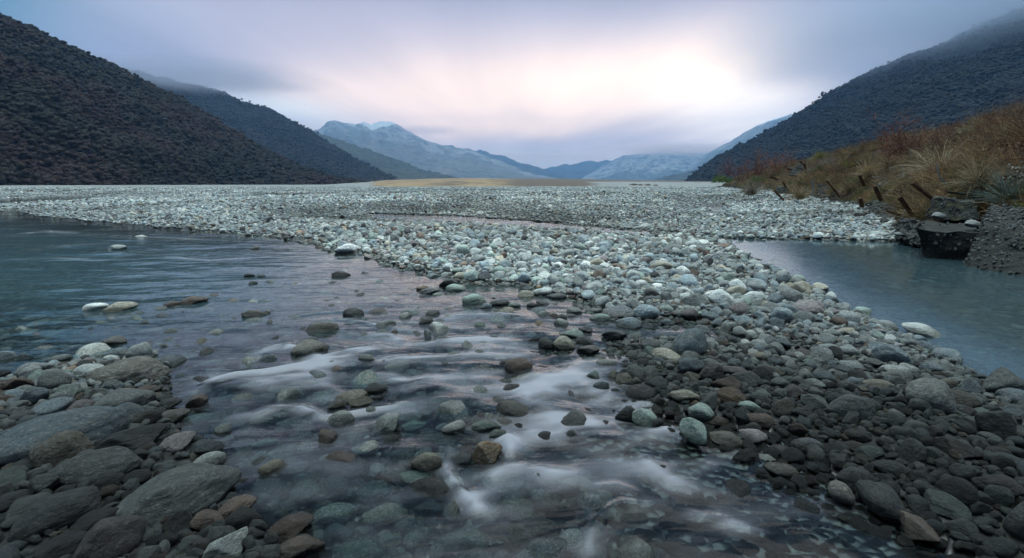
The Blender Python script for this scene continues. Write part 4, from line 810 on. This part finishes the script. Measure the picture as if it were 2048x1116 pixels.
kinds = [tussock(1, 170, M_PI), tussock(2, 170, M_PI, .6, 1.2), tussock(3, 140, M_PI, .9, .7), tussock(4, 130, M_PI, .45, .6), twigs(5, 7, M_PI), twigs(6, 8, M_PI, .8), leafy(7, 700, M_PI)]
PK = proto_collection('bank_plants', kinds)
def bank_scatter(name, N, omin, omax, kk, cols, s0, s1, seed, ymax=170, opow=1.0):
    r = np.random.default_rng(seed); out = []
    seg = np.linalg.norm(np.diff(BASE, axis=0), axis=1); cum = np.concatenate([[0], np.cumsum(seg)])
    px = r.uniform(1415, 2420, N); yb = r.random(N)
    # walk the foot of the bank evenly as seen from the river
    bp = proj(np.column_stack([BASE, np.full(len(BASE), .1)]))[0]; order = np.argsort(bp)
    g = np.linspace(0, cum[-1], 4000); gx_ = np.interp(g, cum, BASE[:, 0]); gy_ = np.interp(g, cum, BASE[:, 1])
    w = 1/np.maximum(np.hypot(gx_, gy_), 4)**1.15; k = r.choice(4000, N, p=w/w.sum())
    nx = np.gradient(gy_); ny = -np.gradient(gx_); ln = np.hypot(nx, ny)+1e-9; nx, ny = nx/ln, ny/ln
    kern = np.ones(301)/301; nx = np.convolve(np.pad(nx, 150, 'edge'), kern, 'valid'); ny = np.convolve(np.pad(ny, 150, 'edge'), kern, 'valid')
    o = omin + (omax-omin)*r.random(N)**opow; o = o*(1+gy_[k]/60)
    x = gx_[k]+nx[k]*o*1.0+r.normal(0, .25, N); y = gy_[k]+ny[k]*o+r.normal(0, .25, N); sd = sdist(x, y, PB)
    m_ = (sd > omin*.8) & (y < ymax) & (y > 2); x, y = x[m_], y[m_]; n = len(x)
    z = bankz(x, y); cols = np.array(cols); f = np.clip((n2(x, y, .35, 3, seed)*1.6+.5 + r.normal(0, .16, n)), 0, .999)*(len(cols)-1); i = f.astype(int); w_ = (f-i)[:, None]
    c = (cols[i]*(1-w_)+cols[i+1]*w_)*r.uniform(.6, 1.35, (n, 1))
    s = r.uniform(s0, s1, n); rot = np.stack([r.normal(0, .15, n), r.normal(0, .15, n), r.uniform(0, 6.28, n)], 1)
    scatter(name, PK, np.stack([x, y, z-.02], 1), rot, np.stack([s, s, s*r.uniform(.8, 1.2, n)], 1), r.choice(kk, n), c)
STRAW = (.30, .20, .11); DRY = (.13, .075, .045); OLIVE = (.095, .08, .03); RED = (.13, .05, .035); MOSS = (.14, .15, .03); GREY = (.20, .19, .17)
bank_scatter('dry_grass', 6500, .3, 13, [0, 1, 2, 3], [DRY, STRAW, DRY, STRAW, OLIVE, STRAW, DRY], .45, .95, 31)
bank_scatter('dry_grass', 3500, .1, 3, [1, 3], [OLIVE, STRAW, DRY, MOSS], .4, .8, 32)
bank_scatter('scrub', 4200, .5, 15, [4, 5, 4, 5, 6], [RED, DRY, RED, GREY, (.09, .06, .04), RED], .55, 1.05, 33)
bank_scatter('moss', 900, .05, 4, [6], [MOSS, OLIVE, (.08, .1, .03)], .3, .7, 34)

rr_ = np.random.default_rng(77); gB = np.linspace(0, 1, 5000); segB = np.linalg.norm(np.diff(BASE, axis=0), axis=1); cumB = np.concatenate([[0], np.cumsum(segB)]); gl = rr_.uniform(0, 1, 3200)**1.6*cumB[-3]
xb = np.interp(gl, cumB, BASE[:, 0]) + rr_.normal(.25, .35, 3200); yb_ = np.interp(gl, cumB, BASE[:, 1]) + rr_.normal(.1, .35, 3200); zb = surf(xb, yb_); szb = rr_.uniform(.04, .16, 3200)*rr_.uniform(.5, 1, 3200)
cb = np.array([.028, .03, .032])*rr_.uniform(.4, 2.2, (3200, 1)); scatter('rubble', allcoll, np.stack([xb, yb_, zb+szb*.1], 1), rr_.uniform(-1, 1, (3200, 3))*np.array([.5, .5, 3]), np.stack([szb, szb*.8, szb*.6], 1), rr_.integers(0, 12, 3200), cb)

tus = [tussock(41, 420, M_PO, 1.0, 1.3, .008, .16), tussock(42, 420, M_PO, .9, .9, .008, .2), tussock(43, 380, M_PO, .85, .7, .008, .15)]
for px, py, s, k, c, lab in [(1880, 350, 1.0, 0, (.34, .28, .18), 'big pale straw tussock drooping over the slanting brown rail'), (1738, 352, 1.0, 1, (.27, .20, .11), 'straw tussock with a yellow heart beside the short dark post'),
   (1780, 335, .8, 0, (.20, .14, .08), 'loose tan tussock between the yellow hearted one and the drooping pale one'), (2020, 405, .8, 2, (.10, .13, .115), 'grey green tussock on top of the right concrete block'),
   (1960, 372, .7, 1, (.2, .16, .10), 'thin dry tussock left of the grey green one'), (1503, 388, 1.0, 1, (.18, .155, .12), 'small grey straw tussock at the far foot of the bank'), (1600, 397, .8, 0, (.25, .19, .11), 'flattened straw tussock lying beside the black slab'),
   (1700, 384, .8, 2, (.17, .12, .075), 'brown tussock above the grey slabs'), (1990, 300, 1.0, 2, (.15, .09, .05), 'rusty brown tussock high on the bank'), (1640, 318, 1.2, 1, (.17, .15, .04), 'olive green tussock on the bank crest')]:
    P = hit(px, py + 6); o = obj('tussock', tus[k]); P = WY(px, py, P[1]*.955); o.location = P; o.scale = (s*.85,)*3; o.rotation_euler = (.25, 0, -math.atan2(P[0], P[1])-.3); o.color = (*c, 1)
    tag(o, lab, 'grass tussock', 'tussocks on the river bank')
shr = [twigs(51, 18, M_PO, 1.0, .012), twigs(52, 16, M_PO, 1.0, .012), leafy(53, 2600, M_PO, .025)]
for px, py, wpx, k, c, lab in [(1447, 362, 44, 2, (.07, .13, .03), 'bright green bush at the far end of the bank'), (1480, 352, 60, 0, (.13, .05, .04), 'reddish bare bush just right of the bright green bush'),
   (1515, 340, 70, 1, (.17, .075, .055), 'rusty bare bush in the middle of the bank skyline'), (1560, 332, 70, 0, (.19, .09, .07), 'pinkish bare bush left of the upper black slabs'), (1457, 338, 46, 1, (.12, .055, .06), 'thin purple brown bush against the dark mountain'),
   (1800, 300, 120, 1, (.15, .055, .04), 'wide red brown briar patch in the middle of the near bank'), (1870, 310, 120, 0, (.13, .065, .05), 'brown briar with pale stems above the drooping tussock'), (1520, 356, 26, 2, (.10, .13, .05), 'low yellow green shrub at the foot of the far bank'),
   (1582, 358, 14, 2, (.06, .16, .03), 'tiny vivid green plant among the rails')]:
    P = hit(px, py + (10 if k == 2 else 12)); P = WY(px, py + 8, P[1]*.96); Zc = proj(P)[2][0]; s = wpx/F*Zc/1.0
    o = obj('shrub', shr[k]); o.location = P - np.array([0, 0, .05]); o.scale = (s, s, s*.85); o.rotation_euler = (0, 0, px*.37); o.color = (*c, 1); tag(o, lab, 'shrub', 'shrubs on the river bank')
for px, wpx in [(1262, 12), (1275, 9), (1290, 10), (1306, 8)]:
    P = W0(px, 374, .3)*1.0; P = np.array([px-CX, F, 0])/F*170; P[2] = float(height(P[:1], P[1:2])[0]); s = wpx/F*170
    o = obj('shrub', shr[2]); o.location = P; o.scale = (s, s, s*.6); o.color = (.11, .06, .04, 1); tag(o, {1262: 'widest and leftmost of four low brown shrubs on the far gravel edge', 1275: 'second from the left of four low brown shrubs on the far gravel', 1290: 'third from the left of four low brown shrubs on the far gravel', 1306: 'smallest and rightmost of four low brown shrubs on the far gravel'}[px], 'shrub', 'low shrubs on the far gravel')

# ------------------------------------------------------------------ rails, straps, blocks
def metal_mat(name, a, b_, met, ro):
    q = mat(name); tc = q.n('ShaderNodeTexCoord'); v = tc.outputs['Object']; n_ = q.noise(v, 14, 5, .7)
    c = q.mix(q.ramp(n_, .35, .65), a, b_); p = pbsdf(q, Base_Color=c, Roughness=ro, Metallic=met, Normal=bump(q, n_, .6, .004)); q.l(p.outputs[0], q.out.inputs[0]); return q.mat
M_RUST = metal_mat('rust', (.055, .025, .018), (.13, .055, .03), .1, .85); M_STRAP = metal_mat('weathered_strap', (.34, .40, .46), (.22, .27, .33), .5, .45)
M_WOOD = metal_mat('weathered_wood', (.05, .038, .03), (.10, .075, .055), 0, .9)
I_SEC = [(-.5, 0), (.5, 0), (.5, .12), (.1, .2), (.1, .72), (.28, .8), (.28, 1), (-.28, 1), (-.28, .8), (-.1, .72), (-.1, .2), (-.5, .12)]
C_SEC = [(-.5, 0), (.5, 0), (.5, .5), (.38, .5), (.38, .12), (-.38, .12), (-.38, .5), (-.5, .5)]
F_SEC = [(-.5, 0), (.5, 0), (.5, .16), (-.5, .16)]
R_SEC = [(math.cos(a)*.5, math.sin(a)*.5+.5) for a in np.arange(10)/10*6.283]
def extrude(name, pts, sec, w, m, taper=1.0, twist=.6):
    pts = np.array(pts, float); t = np.linspace(0, 1, len(pts)); tt = np.linspace(0, 1, 9 if len(pts) < 3 else 15)
    P = np.stack([np.interp(tt, t, pts[:, i]) for i in range(3)], 1)
    if len(pts) > 2:
        for _ in range(3): P[1:-1] = (P[:-2]+2*P[1:-1]+P[2:])/4
    T = np.gradient(P, axis=0); T /= np.linalg.norm(T, axis=1)[:, None]; k = len(sec); V = []
    for i, (p_, d) in enumerate(zip(P, T)):
        a = np.cross(d, [math.sin(twist), math.cos(twist), .3]); a /= np.linalg.norm(a); e = np.cross(a, d); s = w*(1+(taper-1)*tt[i])
        V += [p_ + a*x*s + e*(y-.5)*s for x, y in sec]
    n = len(P); o0 = P[0]; V = [tuple(v-o0) for v in V]
    Fc = [(i*k+j, i*k+(j+1) % k, (i+1)*k+(j+1) % k, (i+1)*k+j) for i in range(n-1) for j in range(k)] + [tuple(range(k))[::-1], tuple((n-1)*k+j for j in range(k))]
    me = bpy.data.meshes.new(name); me.from_pydata(V, [], Fc); me.materials.append(m); o = obj(name, me); o.location = o0; return o
G_R = 'rusty rails and posts sticking out of the bank'
# (foot), (tip), width in picture px, section, label, cat
for f, t_, wp_, sec, nm, mt, lab, cat in [
 ((1771, 419), (1750, 372), 9, I_SEC, 'rail', M_RUST, 'tall dark rusty rail leaning left at the gravel edge by the curved strap', 'rail'),
 ((1827, 433), (1798, 393), 10, I_SEC, 'rail', M_RUST, 'dark rail leaning left just beside the concrete block', 'rail'),
 ((1866, 396), (1825, 364), 10, C_SEC, 'rail', M_RUST, 'brown channel rail slanting down to the right under the drooping tussock', 'rail'),
 ((1897, 436), (1889, 405), 12, I_SEC, 'post', M_RUST, 'thick stubby post standing on the big concrete block', 'post'),
 ((1813, 434), (1773, 420), 6, C_SEC, 'rail', M_RUST, 'orange rusted rail lying on the gravel left of the block', 'rail'),
 ((1725, 418), (1720, 396), 9, I_SEC, 'post', M_RUST, 'short thick post beside the flat grey slab', 'post'),
 ((1727, 369), (1718, 350), 7, I_SEC, 'post', M_RUST, 'short dark post at the left end of the crooked branch', 'post'),
 ((1731, 345), (1722, 322), 7, I_SEC, 'post', M_RUST, 'dark red post high on the bank above the yellow hearted tussock', 'post'),
 ((1841, 426), (1866, 428), 8, I_SEC, 'rail', M_RUST, 'short rusty beam lying behind the left end of the block', 'rail'),
 ((1918, 452), (1956, 461), 7, C_SEC, 'rail', M_RUST, 'rusty channel lying on the right front edge of the block', 'rail'),
 ((1961, 444), (1900, 418), 3, R_SEC, 'rod', M_RUST, 'thin straight rod running from the stubby post to the right block', 'rod'),
 ((2005, 492), (1958, 455), 3, R_SEC, 'rod', M_RUST, 'thin reddish rod lying on the face of the right block', 'rod'),
 ((1947, 505), (2031, 498), 4, I_SEC, 'rail', M_RUST, 'dark rail lying low across the right block near the water', 'rail'),
 ((2010, 350), (2036, 352), 8, I_SEC, 'rail', M_RUST, 'rusty rail end poking out of the grass at the right edge', 'rail'),
 ((2014, 492), (2004, 456), 15, I_SEC, 'post', M_RUST, 'black broken post standing against the right block', 'post'),
 ((1595, 342), (1573, 337), 4, I_SEC, 'rail', M_RUST, 'dark rail pointing left from the upper black slabs', 'rail'),
 ((1555, 359), (1541, 354), 4, I_SEC, 'rail', M_RUST, 'short dark rail pointing left over the far bank foot', 'rail'),
 ((1577, 384), (1566, 363), 4, I_SEC, 'rail', M_RUST, 'thin brown rail leaning on the rounded grey slab', 'rail'),
 ((1565, 398), (1549, 381), 5, I_SEC, 'rail', M_RUST, 'dark rail lying at the gravel edge below the rounded grey slab', 'rail'),
 ((1608, 333), (1599, 322), 5, I_SEC, 'post', M_RUST, 'dark post leaning left above the upper black slabs', 'post'),
 ((1613, 343), (1609, 326), 5, I_SEC, 'post', M_RUST, 'upright dark post right beside the upper black slabs', 'post'),
 ((1676, 390), (1653, 361), 4, I_SEC, 'rail', M_RUST, 'long thin rail leaning left over the large black slab', 'rail'),
 ((1626, 389), (1625, 361), 4, F_SEC, 'strap', M_STRAP, 'bluish upright metal strap left of the large black slab', 'metal strap'),
 ((1626, 391), (1607, 375), 4, F_SEC, 'strap', M_STRAP, 'bluish metal strap slanting left at the foot of the upright one', 'metal strap'),
 ((1577, 348), (1565, 344), 3, F_SEC, 'strap', M_STRAP, 'short pale strap under the rail of the upper black slabs', 'metal strap'),
 ((1590, 356), (1578, 357), 2.5, F_SEC, 'strap', M_STRAP, 'tiny pale strap beside the vivid green plant', 'metal strap'),
 ((1762, 383), (1759, 368), 4, F_SEC, 'strap', M_STRAP, 'short upright pale blue strap behind the tall leaning rail', 'metal strap'),
 ((1936, 388), (1893, 383), 6, F_SEC, 'plank', M_WOOD, 'dark weathered plank lying under the thin dry tussock', 'plank')]:
    a = hit(*f); a = WY(f[0], f[1], a[1]*(.93 if f[1] < 418 else .985)); e = WY(t_[0], t_[1], a[1]-.05-.12*abs(t_[0]-f[0])/F*a[1]); w = .8*wp_/F*proj(a)[2][0]
    e2 = e
    if t_[1] < f[1]: a = a - (e-a)*.12
    tag(extrude(nm, [a, e2], sec, w, mt, 1, .2+(t_[0]*7 % 13)/9), lab, cat, G_R if nm in ('rail', 'post') else None)
def path3(pts, lift=.02):
    P = [WY(pts[0][0], pts[0][1], hit(*pts[0])[1]*.93)]; 
    for x, y in pts[1:]: P.append(WY(x, y, P[0][1]-lift*len(P)))
    return P
tag(extrude('strap', path3([(1767, 393), (1774, 386), (1785, 378), (1804, 371)]), F_SEC, .055, M_STRAP), 'curved pale blue metal strap arching up to the right behind the rails', 'metal strap')
tag(extrude('branch', path3([(1710, 363), (1740, 366), (1766, 368), (1796, 359), (1830, 341)]), R_SEC, .07, M_WOOD, .4), 'long crooked dark branch lying across the bank', 'branch')
tag(extrude('branch', path3([(1896, 372), (1880, 355), (1874, 340), (1876, 328)]), R_SEC, .03, M_STRAP, .5), 'bleached curved stick standing in the briars', 'branch')
tag(extrude('branch', path3([(1905, 362), (1935, 345), (1975, 322), (2000, 300)]), R_SEC, .016, metal_mat('dry_stalk', (.45, .38, .22), (.2, .16, .10), 0, .8), .6), 'thin dry stalk leaning up to the right from the drooping tussock', 'branch')

for k_, (pts, w_, lab) in enumerate([([(1712, 398), (1735, 402), (1760, 392)], .04, 'thin dark branch arching behind the short thick post'), ([(1640, 402), (1662, 396), (1690, 404), (1712, 416)], .05, 'looped dark root beside the large black slab'),
   ([(1820, 452), (1850, 446), (1872, 437)], .035, 'dark stick lying in front of the dark rubble lump'), ([(1560, 398), (1590, 392), (1612, 382)], .05, 'dead stem lying low at the foot of the far bank'), ([(1480, 386), (1492, 378), (1500, 366)], .12, 'short dead stem sticking up from the far bank foot'), ([(1430, 375), (1445, 372), (1462, 374)], .25, 'driftwood log at the far tip of the bank'), ([(1880, 405), (1915, 398), (1950, 404), (1990, 396)], .05, 'sagging dark root above the big concrete block')]):
    tag(extrude('branch', path3(pts), R_SEC, w_, M_WOOD, .5), lab, 'branch')

q = mat('old_concrete'); tc = q.n('ShaderNodeTexCoord'); v = tc.outputs['Object']; geo = q.n('ShaderNodeNewGeometry')
vo = q.n('ShaderNodeTexVoronoi'); q.l(v, vo.inputs['Vector']); vo.inputs['Scale'].default_value = 26; vsx = q.n('ShaderNodeSeparateColor'); q.l(vo.outputs['Color'], vsx.inputs[0])
agg = q.ramp(vo.outputs['Distance'], .42, .3); agg = q.m('MULTIPLY', agg, q.m('GREATER_THAN', vsx.outputs[1], .45))
c = q.mix(q.ramp(q.noise(v, 5, 5, .7), .3, .7), (.045, .047, .05), (.10, .105, .105)); c = q.mix(q.m('MULTIPLY', agg, .8), c, q.mix(vsx.outputs[0], (.10, .11, .12), (.30, .32, .33)))
nsz = q.n('ShaderNodeSeparateXYZ'); q.l(geo.outputs['Normal'], nsz.inputs[0])
oc = q.n('ShaderNodeObjectInfo').outputs['Color']; os_ = q.n('ShaderNodeSeparateColor'); q.l(oc, os_.inputs[0])
moss = q.m('MULTIPLY', q.m('MULTIPLY', q.ramp(nsz.outputs[2], .3, .8), q.ramp(q.noise(v, 3, 4), .4, .55)), os_.outputs[0]); c = q.mix(moss, c, (.07, .07, .012))
oc2 = q.n('ShaderNodeCombineColor'); [q.l(os_.outputs[1], oc2.inputs[i]) for i in range(3)]
c = q.mix(1., c, oc2.outputs[0], 'MULTIPLY'); c = q.mix(1., c, (.6, .6, .6), 'MULTIPLY')
p = pbsdf(q, Base_Color=c, Roughness=.9, Normal=bump(q, q.m('ADD', agg, q.noise(v, 12, 5, .7)), .8, .02)); q.l(p.outputs[0], q.out.inputs[0]); M_CON = q.mat
BLK = []
def block(corners, depth, lab, seed, rough=.045, moss=0., tone=1.0, n=18, cat='concrete block', name='concrete_block', shift=(0, 0, 0)):
    """corners: front face, 4 world points (lower left, lower right, upper right, upper left); depth: how far it runs back along shift"""
    c = [np.array(k, float) for k in corners]; mc = np.mean(c, 0); sh = np.array([mc[0]/mc[1]+shift[0], 1, shift[2]], float)*depth
    c8 = c + [k + sh for k in c]; ctr = np.mean(c8, 0); V = {}; VL = []; Fc = []
    def vert(P):
        k = tuple(np.round(P, 4))
        if k not in V: V[k] = len(VL); VL.append(P)
        return V[k]
    for a, b_, d, e in [(0,1,2,3),(1,5,6,2),(5,4,7,6),(4,0,3,7),(3,2,6,7),(4,5,1,0)]:
        for i in range(n):
            for j in range(n):
                def pt(u, w_): return c8[a]*(1-u)*(1-w_)+c8[b_]*u*(1-w_)+c8[d]*u*w_+c8[e]*(1-u)*w_
                Fc.append([vert(pt(i/n, j/n)), vert(pt((i+1)/n, j/n)), vert(pt((i+1)/n, (j+1)/n)), vert(pt(i/n, (j+1)/n))])
    P = np.array(VL); sz = np.linalg.norm(c8[6]-c8[0]); q_ = (P-ctr)
    P = ctr + q_*(1 + .12*fbm(P*1.7/max(sz, .3)*2+seed, 3)[:, None]) + np.stack([fbm(P*7/sz**.5+seed+k*9, 3) for k in range(3)], 1)*rough
    base = np.array([ctr[0], ctr[1], P[:, 2].min()]); me = mesh_np(name, P-base, Fc, False, M_CON)
    o = obj(name, me); o.location = base; o.color = (moss, tone, 0, 1); tag(o, lab, cat); o['_p'] = 0; del o['_p']; BLK.append(P); return o
y1 = 7.0
block([WY(1848, 520, y1), WY(1945, 530, y1-.25), WY(1955, 467, y1-.25), WY(1836, 459, y1)], 1.8, 'big square concrete block with a flat top at the water edge', 1, moss=.1, tone=.3)
y2 = 5.9
block([WY(1930, 545, y2+.3), WY(2160, 640, y2-1.3), WY(2130, 474, y2-.1), WY(1966, 456, y2+.75)], 1.1, 'tilted concrete block of rough pebbly aggregate at the right edge', 2, .04, moss=.15, tone=.24, shift=(0, 1, .22))
block([WY(1855, 436, 8.6), WY(1960, 440, 8.3), WY(1945, 402, 8.5), WY(1868, 396, 8.7)], .8, 'mossy broken concrete slab behind the stubby post', 3, .05, moss=1., tone=.7)
block([WY(1618, 405, 22.5), WY(1653, 409, 22.), WY(1666, 380, 22.4), WY(1650, 373, 22.8)], 1.2, 'large black triangular slab standing at the gravel edge', 4, .06, tone=.35)
block([WY(1633, 386, 24), WY(1664, 388, 24), WY(1656, 368, 24.4), WY(1636, 367, 24.4)], 1., 'dark block behind the large black triangular slab', 5, .06, tone=.4)
block([WY(1578, 350, 33), WY(1606, 352, 33), WY(1604, 340, 33.5), WY(1585, 338, 33.5)], 1.2, 'lower one of the two upper black slabs on the bank', 6, .06, tone=.4)
block([WY(1587, 338, 34), WY(1607, 338, 34), WY(1602, 328, 34.4), WY(1594, 326, 34.4)], 1.2, 'upper one of the two upper black slabs on the bank', 7, .06, moss=.4, tone=.45)
block([WY(1548, 398, 27.2), WY(1574, 398, 27), WY(1573, 376, 27.4), WY(1555, 372, 27.6)], 1.2, 'rounded grey slab among the far rails', 8, .1, moss=.5, tone=1.)
block([WY(1660, 411, 20.2), WY(1700, 414, 19.6), WY(1692, 401, 20.2), WY(1676, 401, 20.6)], 1.2, 'flat light grey slab lying at the gravel edge', 9, .05, tone=1.5)
block([WY(1698, 414, 18.2), WY(1716, 416, 18), WY(1716, 403, 18.3), WY(1700, 402, 18.5)], 1.2, 'small dark slab between the light grey slab and the short thick post', 10, .05, tone=.7)
block([WY(1735, 432, 13.2), WY(1850, 452, 10), WY(1850, 425, 10.6), WY(1745, 405, 13.8)], 1.0, 'low crumbling concrete ledge half buried in gravel under the leaning rails', 11, .09, moss=.2, tone=.8)
block([WY(1790, 478, 8.6), WY(1850, 492, 7.9), WY(1848, 455, 8.2), WY(1806, 442, 9.2)], .8, 'dark rubble lump between the gravel and the big block', 12, .12, tone=.6)
for px, py, w, h, yd, lab in [(1877, 431, 28, 16, 7.7, 'pale grey stone on the big concrete block by the stubby post'), (1945, 447, 32, 15, 6.95, 'pale grey stone on the right end of the big concrete block'), (1797, 468, 18, 10, 8.6, 'pale stone at the water edge left of the big concrete block')]:
    P = WY(px, py, yd); o = obj('river_stone', SH[7]); s = w/F*yd/2; o.location = P; o.scale = (s, s*.8, s*.5); o.rotation_euler = (.1, -.15, .2); o.color = (.2, .215, .22, 1); tag(o, lab, 'stone', 'river stones of the gravel bar and stream')

r9 = np.random.default_rng(9); pe = [np.concatenate([B_[r9.integers(0, len(B_), k)] for B_, k in ((BLK[1], 2600), (BLK[11], 350), (BLK[10], 500), (BLK[0], 160), (BLK[2], 160))])][0]
pe = pe + r9.normal(0, .012, pe.shape); n9 = len(pe); s9 = r9.uniform(.008, .032, n9)*r9.uniform(.6, 1, n9)
scatter('embedded_pebbles', allcoll, pe, r9.uniform(-3, 3, (n9, 3)), np.stack([s9, s9*.85, s9*.7], 1), r9.integers(0, 12, n9), np.array([.075, .085, .09])*r9.uniform(.3, 2.0, (n9, 1)))
# ------------------------------------------------------------------ low clouds on the summits
def cloud(px, py, D, rx, ry, rz, dens, colc, lab, seed, g=.8):
    o = obj('low_cloud', mesh_np('low_cloud', ICO[3][0]*1.0, ICO[3][1]))
    d = pdir(px, py); k = D/math.hypot(d[0], d[1]); o.location = (d[0]*k, d[1]*k, CAMZ+d[2]*k); o.scale = (rx, ry, rz); o.rotation_euler = (0, 0, -math.atan2(d[0], d[1]))
    q = mat('cloud_vapour'); tc = q.n('ShaderNodeTexCoord'); v = tc.outputs['Object']
    ln = q.n('ShaderNodeVectorMath', operation='LENGTH'); q.l(v, ln.inputs[0])
    nz = q.noise(q.mapping(v, (1, 1, .6), (seed, 0, 0)), 1.6, 2, .5)
    f = q.ramp(q.m('ADD', ln.outputs[1], q.m('MULTIPLY', q.m('SUBTRACT', nz, .5), .9)), 1.0, .1)
    pv = q.n('ShaderNodeVolumePrincipled'); pv.inputs['Color'].default_value = (*colc, 1); q.l(q.m('MULTIPLY', f, dens), pv.inputs['Density']); pv.inputs['Anisotropy'].default_value = g
    q.l(pv.outputs[0], q.out.inputs[1]); o.data.materials.append(q.mat); tag(o, lab, kind='stuff')
cloud(2060, -10, 1500, 800, 330, 190, .008, (.75, .85, 1), 'dark blue cloud swallowing the top of the right mountain', 1)
cloud(400, 152, 1450, 300, 220, 34, .010, (.8, .87, 1), 'blue grey cloud brushing the left ridge', 2)
cloud(850, 262, 8200, 750, 600, 90, .002, (1, .97, 1), 'pale cloud clinging to the shoulder of the snowy mountain', 3, .93)
cloud(1350, 300, 8200, 1500, 700, 120, .003, (1, .98, 1), 'pale cloud hiding the top of the scree mountain', 4, .93)
cloud(1080, 314, 10300, 1900, 800, 110, .0012, (.97, .97, 1), 'lavender cloud at the head of the valley', 5, .93)

# ------------------------------------------------------------------ haze
hv = np.array([(x, y, z) for x in (-13200, 13200) for y in (-13200, 13200) for z in (-12, 1600)], float)
me = mesh_np('haze', hv, [(0, 1, 3, 2), (4, 6, 7, 5), (0, 4, 5, 1), (2, 3, 7, 6), (0, 2, 6, 4), (1, 5, 7, 3)], False)
q = mat('haze_air'); pv = q.n('ShaderNodeVolumePrincipled'); pv.inputs['Color'].default_value = (.27, .55, .98, 1); pv.inputs['Density'].default_value = 8.5e-5; pv.inputs['Anisotropy'].default_value = .5
q.l(pv.outputs[0], q.out.inputs[1]); me.materials.append(q.mat)
o = obj('haze', me); tag(o, kind='stuff'); o.visible_shadow = True
